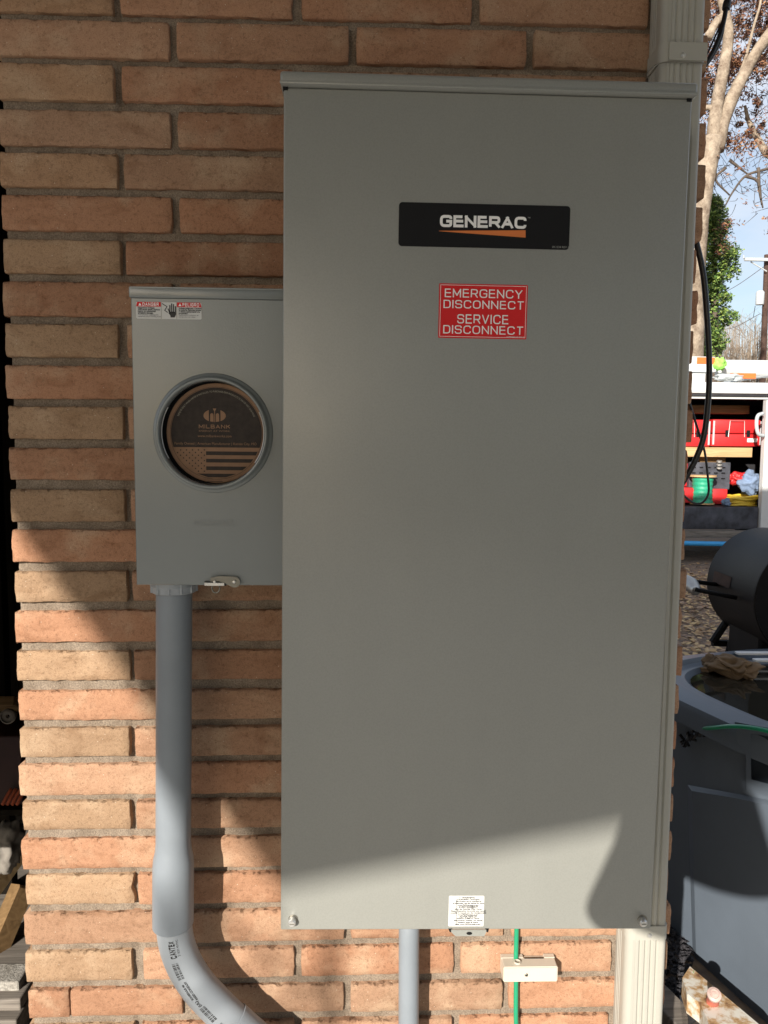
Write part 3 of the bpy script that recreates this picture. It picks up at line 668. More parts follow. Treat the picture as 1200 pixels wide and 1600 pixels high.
out2 = [bm.verts.new((v.co.x, -.102, v.co.z)) for v in outb]
n = len(angs)
for k in range(n):
    j = (k + 1) % n
    for A1, B1 in ((innb, inn), (inn, out), (out, outb), (outb, out2)): bm.faces.new((A1[k], B1[k], B1[j], A1[j]))
obj('cover', bm, M['meter'], ms, smooth=True)
bm = BM(); box(bm, (mx0 - .0022, -MD - .0045, mz1 - .0005), (mx1 + .0008, -.004, mz1 + .0165), .0022, 3); obj('rain_lid', bm, M['meter'], ms, smooth=True)
bm = BM(); box(bm, (mx0 - .0012, -MD - .0056, mz1 + .0135), (mx1 + .0006, -MD - .0042, mz1 + .016), .0006, 1); obj('lid_lip', bm, M['meter'], ms)
# ring: flared flange, rolled rim, inner throat
bm = BM(); prof = [(.0932, .0003), (.0930, .0018), (.0912, .0032), (.0893, .0040), (.0880, .0052), (.0868, .0105), (.0855, .0132), (.0838, .0139), (.0822, .0132), (.0812, .0112), (.0810, .0), (.0810, -.014)]
lathe(bm, prof, (cx, -MD, cz), (0, -1, 0), 96)
ring = obj('meter_ring', bm, M['meter'], ms, smooth='all')
bm = BM(); tube(bm, [(cx + .0795 * math.cos(a), -MD - .003, cz + .0795 * math.sin(a)) for a in [math.radians(d) for d in range(150, 211, 6)]], .0007, 6, 2); obj('retaining_clip', bm, M['steel'], ring)
bm = BM(); tube(bm, [(cx + .0795 * math.cos(a), -MD - .003, cz + .0795 * math.sin(a)) for a in [math.radians(d) for d in range(-35, 31, 6)]], .0007, 6, 2); obj('retaining_clip', bm, M['steel'], ring)
bm = BM(); lathe(bm, [(.0800, .0115), (.0800, .0006), (.0700, .0006)], (cx, -.1036, cz), (0, -1, 0), 64); obj('throat_shade', bm, M['black'], ms, smooth=True)  # black ring put in for the shade between rim and disc
# cardboard disc
ox, oz, rc = cx + .0030, cz, .0782; yC = -.1085
bm = BM(); lathe(bm, [(.0001, .0012), (rc, .0012), (rc + .0003, .0008), (rc + .0003, -.0035)], (ox, yC + .0012, oz), (0, -1, 0), 72)
disc = obj('cardboard_disc', bm, M['kraft'], ms)
def P2(px, py): # photo pixel on the disc
    return at(px, py, yC)
bm = BM(); lathe(bm, [(.0728, .0002), (.0723, .0002)], (ox, yC, oz), (0, -1, 0), 72); obj('printed_ring', bm, M['brownink'], disc)
zf = P2(330, 699).z; rp = .0715
bm = BM(); a0 = math.asin((zf - oz) / rp); arc = [(ox + rp * math.cos(a0 + (math.pi - 2 * a0) * k / 60), oz + rp * math.sin(a0 + (math.pi - 2 * a0) * k / 60)) for k in range(61)]
quad(bm, [(x, yC - .0003, z) for x, z in arc]); obj('printed_field', bm, M['brownink'], disc)
y3 = yC - .0006
fit_strokes('MILBANK', P2(310.5, 663.2), P2(359.5, 669.8), .2, y3, M['kraft'], disc, rad=.3, gap=.3, asp=1.05)
fit_text('ENERGY AT WORK', 311, 672, 359.5, 675, M['kraft'], disc, y3, P2)
fit_text('www.milbankworks.com', 309, 679, 362, 683.5, M['kraft'], disc, y3, P2)
fit_text('Family Owned | American Manufacturer | Kansas City, MO', 273, 690.5, 401, 697, M['kraft'], disc, y3, P2)
# emblem: oval cut by bars, with a flared stem
ec = P2(335.5, 649.5); k1 = P2(353, 649.5).x - ec.x; k2 = ec.z - P2(335.5, 659.5).z
def ell(x): return k2 * math.sqrt(max(0, 1 - (x / k1) ** 2))
bm = BM()
for sgn in (-1, 1):
    xs = [k1 * (.52 + .47 * i / 8) * sgn for i in range(9)]
    quad(bm, [(ec.x + x, y3, ec.z + ell(x)) for x in xs] + [(ec.x + x, y3, ec.z - ell(x)) for x in xs[::-1]])
    x0, x1 = .10 * k1 * sgn, .40 * k1 * sgn
    cc = (x0 + x1) / 2; rr_ = abs(x1 - x0) / 2
    top = [(cc + rr_ * math.cos(math.pi * i / 8), .12 * k2 + rr_ * math.sin(math.pi * i / 8)) for i in range(9)]
    quad(bm, [(ec.x + x, y3, ec.z + z) for x, z in top] + [(ec.x + cc - rr_, y3, ec.z - ell(cc - rr_) * .98), (ec.x + cc + rr_, y3, ec.z - ell(cc + rr_) * .98)])
quad(bm, [(ec.x + x * k1, y3, ec.z + z * k2) for x, z in ((-.16, 1.12), (-.035, .7), (-.035, -1), (.035, -1), (.035, .7), (.16, 1.12))])
obj('emblem', bm, M['kraft'], disc)
# arc lettering round the top
bm = text_bm('REMOVE ONLY WHEN METER IS INSTALLED. TO PURCHASE OUR PRODUCTS SCAN OR VISIT OUR PAGE', .0040)
wid = max(v.co.x for v in bm.verts) - min(v.co.x for v in bm.verts); rA = .0655; tot = math.radians(132)
for v in bm.verts:
    an = math.pi / 2 - (v.co.x / wid) * tot; r_ = rA + v.co.z
    v.co = Vector((ox + r_ * math.cos(an), y3, oz + r_ * math.sin(an)))
obj('arc_lettering', bm, M['steeldk'], disc)
# flag
f0 = P2(269, 700); f1 = P2(322, 700); fb = P2(322, 738.5)
bm = BM()
def clipseg(z, x):  # half-width of the disc at height z
    return math.sqrt(max(0, rp * rp - (z - oz) ** 2))
bandz = [(705.2, 711), (716.8, 722.5), (728.6, 734.4)]
for ya, yb in bandz:
    za, zb = P2(322, ya).z, P2(322, yb).z
    quad(bm, [(f1.x, y3, zb), (min(P2(404, ya).x, ox + clipseg(zb, 0) - .001), y3, zb), (min(P2(404, ya).x, ox + clipseg(za, 0) - .001), y3, za), (f1.x, y3, za)])
za, zb = P2(322, 740).z, P2(322, 745.6).z
quad(bm, [(ox - clipseg(zb, 0) + .003, y3, zb), (ox + clipseg(zb, 0) - .003, y3, zb), (ox + clipseg(za, 0) - .001, y3, za), (ox - clipseg(za, 0) + .001, y3, za)])
quad(bm, [(P2(324, 752.5).x, y3, P2(324, 752.5).z), (P2(348, 752.5).x, y3, P2(324, 752.5).z), (P2(348, 751.7).x, y3, P2(324, 751.7).z), (P2(324, 751.7).x, y3, P2(324, 751.7).z)])
obj('flag_stripes', bm, M['brownink'], disc)
bm = BM()
for r_ in range(9):
    for c in range(6 if r_ % 2 == 0 else 5):
        x = P2(273 + (0 if r_ % 2 == 0 else 4.7) + c * 9.3, 703 + r_ * 4.15)
        if (x.x - ox) ** 2 + (x.z - oz) ** 2 > (rp - .002) ** 2: continue
        vs = []
        for k in range(10):
            rr_ = .0017 if k % 2 == 0 else .0007; an = math.pi / 2 + k * math.pi / 5
            vs.append((x.x + rr_ * math.cos(an), y3, x.z + rr_ * math.sin(an)))
        quad(bm, vs)
obj('flag_stars', bm, M['brownink'], disc)
# embossed maker's name
def P3(px, py): return at(px, py, -MD)
fit_strokes('MILBANK', P3(304, 812), P3(366, 822.5), .16, -MD - .0006, M['meter'], ms, name='embossed_lettering', gap=.4)
fit_text('-- ---- ------- ----', 302, 829, 366, 831.5, M['meter'], ms, -MD, P3, name='embossed_lettering', yo=.0003)
# danger label
a = P3(212.5, 471.5); b_ = P3(315, 473.5); d_ = P3(215, 498)
DY = -MD - .0006; lx0, lx1, lz1, lz0 = a.x, b_.x, (a.z + b_.z) / 2, d_.z
bm = BM(); prism(bm, rrect(lx0, lz0, lx1, lz1, .0022), DY, -MD + .0002); lab = obj('danger_label', bm, M['paper'], ms)
Wd = lx1 - lx0; xa = lx0 + Wd * .385; xb = lx0 + Wd * .62; zr = lz1 - (lz1 - lz0) * .27
bm = BM(); quad(bm, [(lx0 + .0001, DY - .0003, zr), (xa - .0006, DY - .0003, zr), (xa - .0006, DY - .0003, lz1), (lx0 + .002, DY - .0003, lz1)])
obj('red_header', bm, M['red'], lab); bm = BM()
quad(bm, [(xb + .0006, DY - .0003, zr), (lx1 - .0001, DY - .0003, zr), (lx1 - .002, DY - .0003, lz1), (xb + .0006, DY - .0003, lz1)])
obj('red_header', bm, M['red'], lab)
for x in (xa, xb):
    bm = BM(); quad(bm, [(x - .0003, DY - .0004, lz0), (x + .0003, DY - .0004, lz0), (x + .0003, DY - .0004, lz1), (x - .0003, DY - .0004, lz1)]); obj('label_divider', bm, M['steeldk'], lab)
zt_ = (zr + lz1) / 2
fit_strokes('DANGER', Vector((lx0 + Wd * .10, 0, zt_ + .0026)), Vector((xa - .0035, 0, zt_ - .0026)), .2, DY - .0006, M['white'], lab, asp=.75, gap=.25)
fit_strokes('PELIGRO', Vector((lx0 + Wd * .71, 0, zt_ + .0026)), Vector((lx1 - .0035, 0, zt_ - .0026)), .2, DY - .0006, M['white'], lab, asp=.7, gap=.25)
for x in (lx0 + Wd * .062, lx0 + Wd * .672):
    bm = BM(); quad(bm, [(x - .0024, DY - .0006, zt_ - .0022), (x + .0024, DY - .0006, zt_ - .0022), (x, DY - .0006, zt_ + .0022)]); obj('warning_triangle', bm, M['white'], lab)
for (xx, ls) in ((lx0 + .003, ['Hazardous Voltage.', 'Will cause death, serious', 'injury, or substantial', 'property damage.', 'Turn off power supplying this', 'equipment before working inside.']),
                 (xb + .003, ['Voltaje peligroso. Causar\u00e1', 'la muerte, lesiones graves', 'o da\u00f1os sustanciales a la', 'propiedad.', 'Desconecte el suministro de', 'energ\u00eda antes de trabajar.'])):
    for i, s in enumerate(ls):
        text('label_line', s, .0033 if i < 4 else .0026, (xx, DY - .0003, zr - .0019 - i * .00262), M['ink'], lab, align='LEFT', bold=.00012 if i < 4 else 0)
# shock pictogram: jagged bolt and raised hand
bm = BM()
def U(u, v): return (xa + (xb - xa) * u, DY - .0003, lz0 + (lz1 - lz0) * v)
def stroke(pts, w):
    P_ = [Vector(U(*p)) for p in pts]
    for p, q in zip(P_, P_[1:]):
        d = (q - p).normalized(); s = Vector((-d.z, 0, d.x)) * w
        quad(bm, [p - s - d * w * .5, q - s + d * w * .5, q + s + d * w * .5, p + s - d * w * .5])
stroke([(.06, .92), (.38, .74), (.22, .52), (.40, .40)], .0006)
for x0_, t0, ang in ((.56, .82, 0), (.68, .92, 0), (.80, .88, 0), (.92, .76, 0)): stroke([(x0_, .40), (x0_, t0)], .00085)
stroke([(.56, .34), (.44, .62)], .00075)
quad(bm, [U(*p) for p in ((.46, .36), (.56, .44), (.95, .44), (.97, .30), (.86, .10), (.60, .10), (.58, .22))])
obj('shock_pictogram', bm, M['ink'], lab)
# latch: pivoting arm, staple, ring
lt = P3(348, 908)
bm = BM(); o1 = P3(331, 903); o2 = P3(343, 899); o3 = P3(367, 902)
cR = P3(367.5, 908.5); arcp = [(cR.x + .0088 * math.cos(math.radians(t)), cR.z + .0088 * math.sin(math.radians(t))) for t in range(-110, 91, 20)]
pts = [(P3(330, 912).x, P3(330, 907.5).z), (P3(330, 902).x, P3(330, 902).z), (o2.x, o2.z)] + arcp[::-1] + [(P3(352, 911).x, P3(352, 910).z), (P3(343, 911).x, P3(343, 907).z)]
prism(bm, pts, -MD - .0062, -MD - .0042); latch = obj('latch', bm, M['steeldk'], ms)
bm = BM(); lathe(bm, [(.0001, .0022), (.0022, .0018), (.0030, .0006), (.0030, 0)], (cR.x - .0005, -MD - .0062, cR.z + .0005), (0, -1, 0), 16); obj('rivet', bm, M['steel'], latch, smooth=True)
q = P3(336.5, 908); bm = BM(); lathe(bm, [(.0001, .0022), (.0020, .0018), (.0026, .0004), (.0026, 0)], (q.x, -MD - .0062, q.z), (0, -1, 0), 16); obj('rivet', bm, M['steel'], latch, smooth=True)
q0 = P3(321, 909); q1 = P3(352, 914)
bm = BM(); box(bm, (q0.x, -MD - .0085, q1.z), (q1.x, -MD + .001, q0.z), .0006); obj('staple', bm, M['steel'], latch)
bm = BM(); box(bm, (q0.x - .0012, -MD - .0007, q1.z - .0012), (q1.x + .0012, -MD + .002, q0.z + .0012)); obj('staple_slot', bm, M['black'], latch)
qc = P3(338, 919); bm = BM()
tube(bm, [(qc.x - .0048, -MD - .004, qc.z + .006), (qc.x - .0062, -MD - .004, qc.z), (qc.x - .003, -MD - .004, qc.z - .0058), (qc.x + .003, -MD - .004, qc.z - .0058), (qc.x + .0062, -MD - .004, qc.z), (qc.x + .0048, -MD - .004, qc.z + .006)], .0013, 8, 6); obj('latch_ring', bm, M['steeldk'], latch, smooth='all')

# ------------------------------------------------------------------ conduits
cy = -.072
con = thing('service_conduit', 'grey plastic conduit from the meter box bending away to lower right', 'conduit', (.29, cy, 1.2))
top = at(272.5, 935, cy); j1 = at(271, 1345, cy); j0 = at(270.5, 1443, cy)
bm = BM(); lathe(bm, [(.0385, 0), (.0385, -.008), (.0372, -.0095), (.0362, -.0185), (.0335, -.020)], (top.x, cy, mz0 - .0005), (0, 0, 1), 48)
for k in range(12):
    a = 2 * math.pi * k / 12; x = top.x + .0372 * math.cos(a); y = cy + .0372 * math.sin(a)
    box(bm, (x - .0016, y - .0016, mz0 - .0185), (x + .0016, y + .0016, mz0 - .001))
obj('hub_collar', bm, M['pvc2'], con, smooth=True)
path = []; rad = []
zt_, zj = mz0 - .012, j0.z
for i in range(41):
    t = i / 40; z = zt_ + (zj - zt_) * t
    x = top.x + (j0.x - top.x) * t
    bell = min(1, max(0, (j1.z + .030 - z) / .036)); bell = bell * bell * (3 - 2 * bell)
    path.append(Vector((x, cy, z))); rad.append(.0294 + .0053 * bell)
path.append(path[-1] + Vector((0, 0, -.0012))); rad.append(.0334)
path.append(path[-1] + Vector((0, 0, .0002))); rad.append(.0295)
bm = BM(); n = 40; rings = []
for p, r in zip(path, rad): rings.append([bm.verts.new(p + Vector((r * math.cos(2 * math.pi * k / n), r * math.sin(2 * math.pi * k / n), .0018 * math.sin(2 * math.pi * k / n + .5) if p.z < zj + .001 else 0))) for k in range(n)])
for a, b in zip(rings, rings[1:]):
    for k in range(n): bm.faces.new((a[k], a[(k + 1) % n], b[(k + 1) % n], b[k]))
obj('straight_run', bm, M['pvc'], con, smooth=True)
el = [at(271, 1425, cy), at(272, 1446, cy), at(277, 1477, cy), at(290, 1510, cy), at(310, 1541, cy), at(335, 1568, cy), at(367, 1599, cy), at(415, 1640, cy), at(480, 1680, cy)]
ep = smoothpath(el, 10)
bm = BM(); tube(bm, ep, .0302, 40, 0); elb = obj('elbow', bm, M['pvc2'], con, smooth='all')
fr = frames(ep); acc = [0]
for a, b in zip(ep, ep[1:]): acc.append(acc[-1] + (b - a).length)
def onpipe(s, w, r=.03045):
    for i in range(len(acc) - 1):
        if acc[i + 1] >= s: break
    t = (s - acc[i]) / (acc[i + 1] - acc[i]); p, tn, u, sd_ = fr[i]; p2 = fr[i + 1][0]
    p = p.lerp(p2, t); an = w / r
    u = Vector((0, -1, 0)); sd_ = tn.cross(u).normalized()
    return p + (u * math.cos(an) + sd_ * math.sin(an)) * (r + .0002)
sgn = 1
def print_on_pipe(bm, s0, w0, name):
    for v in bm.verts: v.co = onpipe(s0 + v.co.x * 1.0, w0 + v.co.z)
    obj(name, bm, M['ink'], elb)
def flipx(bm):
    for v in bm.verts: v.co.x = -v.co.x; 
    return bm
def pipe_text(s, size, s0, w0, bold=.0003):
    bm = text_bm(s, size, bold=bold)
    # reads from bottom to top: run against the pipe direction
    for v in bm.verts: v.co = Vector((-v.co.x, 0, v.co.z))
    print_on_pipe(bm, s0, w0, 'pipe_lettering')
WO = .006
for s0, w0_ in ((.034, .0), (.208, .0)):
    bm = stroke_word('CANTEX', .24, gap=.22, asp=.85); ln = max(v.co.x for v in bm.verts)
    for v in bm.verts: v.co = Vector((.031 - v.co.x / ln * .031, 0, -.001 + (v.co.z - .5) * .0105))
    print_on_pipe(bm, s0, w0_, 'pipe_lettering')
pipe_text('2" SCH 40 PVC', .0050, .048, -.0105, 0)
for s0 in (.090, .182):
    bm = BM(); x = -.016; rb2 = random.Random(int(s0 * 1000))
    while x < .016:
        w = rb2.choice((.0006, .0010, .0018)); g0 = [Vector((x, 0, -.0055)), Vector((x + w, 0, -.0055)), Vector((x + w, 0, .0055)), Vector((x, 0, .0055))]; quad(bm, g0); x += w + rb2.choice((.0005, .0008, .0014))
    print_on_pipe(bm, s0, .001, 'barcode')
pipe_text('SCHEDULE 40', .0052, .130, .004, .0002); pipe_text('RIGID CONDUIT', .0052, .130, -.0025, .0002); pipe_text('(UL)', .007, .157, .001, .0003)
bm = BM(); rg = []
for q_ in range(40):
    a_ = 2 * math.pi * q_ / 40; rr2 = .0306 + .0012 * noise.noise(Vector((math.cos(a_) * 3, math.sin(a_) * 3, 1)))
    rg.append([bm.verts.new((j0.x + rr2 * math.cos(a_) * k2_, cy + rr2 * math.sin(a_) * k2_, zj - .0008 - .0026 * h2 - .0014 * h2 * noise.noise(Vector((math.cos(a_) * 5, math.sin(a_) * 5, 4))))) for k2_, h2 in ((1.04, -.6), (1.035, .5), (1.0, 1.0))])
for q_ in range(40):
    for h2 in range(2): bm.faces.new((rg[q_][h2], rg[(q_ + 1) % 40][h2], rg[(q_ + 1) % 40][h2 + 1], rg[q_][h2 + 1]))
obj('glue_bead', bm, M['glue'], con, smooth='all')
# next sleeve of the bend
k = len(ep) - 22
bm = BM(); tube(bm, ep[k:], .0322, 40, 0); obj('sleeve', bm, M['pvc2'], con, smooth=True)
cs = -.045
a = at(639, 1470, cs); b_ = at(638.5, 1600, cs)
bm = BM(); tube(bm, [(a.x, cs, pz0 + .002), (a.x, cs, a.z), (b_.x, cs, b_.z), (b_.x, cs, .08)], .0183, 28, 0)
o = obj('small_conduit', bm, M['pvc'], smooth='all'); tag(o, 'thin straight grey conduit dropping from the cabinet underside', 'conduit')
# ------------------------------------------------------------------ ground wire and bonding bridge
yw = -.013
a = at(807.5, 1455, yw); b_ = at(806, 1600, yw)
bm = BM(); tube(bm, [(a.x + .001, yw - .02, pz0 + .01), (a.x, yw, pz0 - .02), (a.x - .0003, yw, .52), (a.x + .0012, yw, .46), (b_.x - .0004, yw, b_.z + .02), (b_.x + .003, yw, .30), (b_.x - .002, yw, .05)], .0043, 14, 8)
o = obj('ground_wire', bm, M['green'], smooth='all'); tag(o, 'green insulated ground wire running down the bricks through the ivory clamp', 'wire')
bb = thing('bonding_block', 'ivory plastic bonding terminal block clamped over the green wire', 'terminal block', (.915, -.018, .47))
b0 = at(790, 1512, -.036); b1 = at(871, 1534, -.036)
X0, X1, Z1, Z0 = at(787, 1512, -.036).x, b1.x, b0.z + .001, b1.z
bm = BM(); prism(bm, [(X0, Z0), (X1, Z0), (X1, Z1), (X0, Z1)], -.0365, -.010)
bmesh.ops.bevel(bm, geom=list(bm.edges), offset=.0016, segments=3, affect='EDGES'); obj('housing', bm, M['ivory'], bb, smooth=True)
bm = BM(); nx0 = X0 + (X1 - X0) * .42; nx1 = X0 + (X1 - X0) * .80
prism(bm, [(X0, Z0 + .001), (X1, Z0 + .001), (X1, Z1 + .001), (nx1 + .001, Z1 + .001), (nx1, Z1 - .003), (nx0, Z1 - .003), (nx0 - .001, Z1 + .001), (X0, Z1 + .001)], -.0115, -.0015); obj('back_plate', bm, M['ivory'], bb)
bm = BM(); box(bm, (nx0 + .001, -.0135, Z1 - .004), (nx1 - .001, -.0112, Z1 + .0004)); obj('slot', bm, M['black'], bb)
q = at(822.5, 1523.5, -.037); bm = BM(); lathe(bm, [(.0001, .0014), (.002, .0012), (.0032, .0003), (.0033, -.001)], (q.x, -.0366, q.z), (0, -1, 0), 18); scw = obj('screw', bm, M['steeldk'], bb, smooth=True)
bm = BM(); box(bm, (q.x - .0024, -.0385, q.z - .0005), (q.x + .0024, -.0378, q.z + .0005), rot=Matrix.Rotation(.8, 3, 'Y')); obj('screw_slot', bm, M['black'], scw)
bm = BM(); lathe(bm, [(.0062, 0), (.0062, .0028), (.0048, .003)], (a.x, yw - .012, Z1 + .0006), (0, 0, 1), 18); obj('wire_grommet', bm, M['ivory'], bb, smooth=True)

# ------------------------------------------------------------------ downspout
dx0, dx1, dyf, dyb = 1.0800, 1.1495, -.060, -.004
ds = thing('downspout', 'almond corrugated rain downspout strapped to the right edge of the wall', 'downspout', ((dx0 + dx1) / 2, -.04, 0))
def spout_profile(off=0.0, ribs=True):
    pts = []; r = .014
    w = dx1 - dx0
    cxs = [(dx0 + r, dyf + r, 180, 270), (dx1 - r * .6, dyf + r * .6, 270, 360)]
    def arc(cx_, cy_, r_, a0, a1, n=7): return [(cx_ + (r_ + off) * math.cos(math.radians(a0 + (a1 - a0) * k / n)), cy_ + (r_ + off) * math.sin(math.radians(a0 + (a1 - a0) * k / n))) for k in range(n + 1)]
    left = []
    pts.append((dx0 - off, dyb))
    if ribs:
        for q in (.030, .022, .014):
            y = dyf + r + q
            pts += [(dx0 - off, y + .0026), (dx0 + .0014 - off, y + .0014), (dx0 + .0014 - off, y + .0006), (dx0 - off, y - .0006)]
    pts += arc(dx0 + r, dyf + r, r, 180, 270)
    if ribs:
        xa, n = dx0 + w * .14, 5; pw = w * .72 / n
        for k in range(n):
            x = xa + k * pw
            pts += [(x, dyf - off), (x + pw * .15, dyf + .0012 - off), (x + pw * .28, dyf + .0026 - off), (x + pw * .42, dyf + .0012 - off), (x + pw * .57, dyf - off)]
    pts += arc(dx1 - r * .6, dyf + r * .6, r * .6, 270, 360)
    pts.append((dx1 + off, dyb))
    return pts
def extr(bm, prof, z0, z1, lean=True):
    def X(z): return (z - 1.4) * -.003
    a = [bm.verts.new((x + X(z0), y, z0)) for x, y in prof]; b = [bm.verts.new((x + X(z1), y, z1)) for x, y in prof]; n = len(prof)
    for k in range(n): bm.faces.new((a[k], a[(k + 1) % n], b[(k + 1) % n], b[k]))
    bm.faces.new(a[::-1]); bm.faces.new(b)
zs = at(1040, 1446, dyf).z
bm = BM(); extr(bm, spout_profile(), zs - .004, 2.95); obj('upper_pipe', bm, M['spout'], ds, smooth=True)
bm = BM(); extr(bm, spout_profile(.0012), .10, zs - .004 - .0005); lowp = obj('lower_pipe', bm, M['spout'], ds, smooth=True)
bm = BM(); extr(bm, spout_profile(.0026, False), zs - .026, zs); obj('coupling_band', bm, M['spout'], ds, smooth=True)
def scr(px, py, par, y=dyf - .003):
    q = at(px, py, y); bm = BM(); lathe(bm, [(.0001, .0022), (.003, .0018), (.0042, 0)], (q.x, y, q.z), (0, -1, 0), 14)
    o = obj('screw', bm, M['steel'], par, smooth=True)
scr(1015, 1462, ds); scr(1068, 86, ds, dyf - .005)
zb0 = at(1060, 97, dyf).z; zb1 = at(1060, 67, dyf).z
bm = BM(); extr(bm, spout_profile(.0022, False), zb0, zb1); obj('strap', bm, M['spout'], ds, smooth=True)
bm = BM(); box(bm, (at(1044, 80, dyf).x, dyf - .0048, zb0 + .001), (dx1 + .001, dyf - .0024, zb1 - .0005), .0006); obj('strap_tab', bm, M['spout'], ds)
bm = BM(); q = [at(1010, 116, dyf + .01), at(1022, 103, dyf - .002), at(1040, 97.5, dyf - .0032), at(1070, 97.5, dyf - .0032), at(1103, 99, dyf - .002)]
tube(bm, q, .0009, 6, 5); obj('strap_seam', bm, M['steeldk'], ds)

# ------------------------------------------------------------------ cables on the right edge
def cable(name, label, pts, r, Y, mat=None):
    bm = BM(); tube(bm, [at(*p, Y[i] if isinstance(Y, list) else Y) for i, p in enumerate(pts)], r, 10, 8)
    o = obj(name, bm, mat or M['rubber'], smooth='all'); tag(o, label, 'cable')
cable('cable_loop', 'thick black cable hanging in a long curve beside the right wall edge', [(1081, 345), (1088, 378), (1099, 430), (1105, 500), (1108, 560), (1107, 620), (1100, 680), (1088, 715), (1074, 742), (1060, 765)], .0052, .05)
cable('thin_cable', 'thin black cable looping back to the wall above the grill', [(1068, 600), (1078, 632), (1092, 676), (1101, 706), (1106, 745), (1107, 770), (1098, 785), (1084, 786), (1068, 774)], .0021, .06)
cable('upper_cable', 'black overhead cable coming in beside the downspout strap', [(1141, -40), (1136, 6), (1129, 40), (1122, 62), (1110, 92), (1094, 116), (1080, 130)], [.0045, .0045], .05) if False else None
t = thing('cable_bundle', 'bundle of black wires descending behind the downspout strap', 'cable', at(1136, 0, .05))
for i, (dxp, r) in enumerate(((0, .0042), (-7, .0016), (4, .0020))):
    bm = BM(); tube(bm, [at(1142, -60, .05), at(1136, 0, .05), at(1131 + dxp * .3, 32, .05), at(1123 + dxp, 60, .05), at(1110 + dxp, 88, .05), at(1090 + dxp, 116, .05)], r, 8, 8); obj('wire', bm, M['rubber'], t, smooth='all')
q = at(1135.5, 8, .05); bm = BM(); lathe(bm, [(.0065, -.007), (.0072, 0), (.0065, .007)], q, (0.15, 0, 1), 14, True); obj('cable_tie', bm, M['rubber'], t)

# ------------------------------------------------------------------ slate plastic tote with lid, rag and smoker behind it
BC = Vector((1.965, .81)); ang = math.radians(17)
def tote_ring(bm, half, z, n=64, ex=5.0, c=BC):
    out = []
    for k in range(n):
        a = 2 * math.pi * k / n; co, si = math.cos(a), math.sin(a)
        r = half / ((abs(co) ** ex + abs(si) ** ex) ** (1 / ex))
        x, y = r * co, r * si
        out.append(bm.verts.new((c.x + x * math.cos(ang) - y * math.sin(ang), c.y + x * math.sin(ang) + y * math.cos(ang), z)))
    return out
def rings(bm, lst):
    for a, b in zip(lst, lst[1:]):
        n = len(a)
        for k in range(n): bm.faces.new((a[k], a[(k + 1) % n], b[(k + 1) % n], b[k]))
tote = thing('storage_tote', 'large slate grey plastic bin with puddled lid right of the wall', 'bin', (BC.x, BC.y, 0))
bm = BM(); rings(bm, [tote_ring(bm, .400, 0), tote_ring(bm, .412, .01), tote_ring(bm, .437, .66, ex=4.2), tote_ring(bm, .437, .70, ex=4.2)]); obj('tub', bm, M['bin'], tote, smooth=True)
bm = BM(); E1 = 3.4
rings(bm, [tote_ring(bm, .449, .665, ex=E1), tote_ring(bm, .463, .668, ex=E1), tote_ring(bm, .465, .715, ex=E1), tote_ring(bm, .458, .730, ex=E1), tote_ring(bm, .405, .742, ex=3), tote_ring(bm, .395, .742, ex=3), tote_ring(bm, .388, .728, ex=3), tote_ring(bm, .370, .724, ex=3), tote_ring(bm, .355, .728, ex=3), tote_ring(bm, .349, .728, ex=3), tote_ring(bm, .335, .712, ex=3), tote_ring(bm, .01, .708, ex=3)])
obj('lid', bm, M['bin'], tote, smooth=True)
bm = BM(); r = tote_ring(bm, .334, .7165, ex=3); bm.faces.new(r); obj('puddle', bm, M['water'], tote)
def face_pt(u, z, out=0.0):     # on the tote's left side: u along it (towards the viewer negative), z up
    n = Vector((-math.cos(ang), -math.sin(ang), 0)); tdir = Vector((-math.sin(ang), math.cos(ang), 0))
    half = .412 + (.437 - .412) * z / .66
    return Vector((BC.x, BC.y, z)) + n * (half + out) + tdir * u
def facepx(px, py, out=0.0):    # where the photograph's (px, py) meets the tote's left side
    n = Vector((-math.cos(ang), -math.sin(ang), 0)); d = ROT @ Vector(((px - 600) / FPX, -(py - 800) / FPX, -1.0)); z = .4
    for _ in range(8):
        half = .412 + (.437 - .412) * z / .66 + out; q = Vector((BC.x, BC.y, 0)) + n * half
        p = CAM + d * ((q - CAM).dot(n) / d.dot(n)); z = p.z
    return p
bm = BM()   # raised lower panel on the side
a = [facepx(1083, 1512, .001), facepx(1260, 1680, .001), facepx(1260, 1262, .001), facepx(1150, 1240, .001), facepx(1074, 1226, .001)]
b = [facepx(1088, 1508, .012), facepx(1255, 1668, .012), facepx(1255, 1270, .012), facepx(1150, 1247, .012), facepx(1081, 1236, .012)]
A1 = [bm.verts.new(p) for p in a]; B1 = [bm.verts.new(p) for p in b]; bm.faces.new(B1)
for k in range(5): bm.faces.new((A1[k], A1[(k + 1) % 5], B1[(k + 1) % 5], B1[k]))
obj('raised_panel', bm, M['bin'], tote)
def loopframe(name, outer, inner, mat):
    bm = BM(); O = [[bm.verts.new(facepx(x, y, o)) for x, y in pts] for pts, o in ((outer, .001), (outer, .026), (inner, .026), (inner, .006))]
    n = len(outer)
    for A2, B2 in zip(O, O[1:]):
        for k in range(n): bm.faces.new((A2[k], A2[(k + 1) % n], B2[(k + 1) % n], B2[k]))
    return obj(name, bm, mat, tote)
loopframe('latch_frame', [(1148, 1128), (1270, 1150), (1270, 1262), (1166, 1236), (1165, 1178), (1152, 1160)], [(1173, 1146), (1262, 1160), (1262, 1240), (1174, 1218), (1173, 1178), (1173, 1160)], M['bin'])
bm = BM(); quad(bm, [facepx(x, y, .007) for x, y in ((1172, 1143), (1264, 1158), (1264, 1242), (1172, 1220))]); obj('latch_recess', bm, M['bindk'], tote)
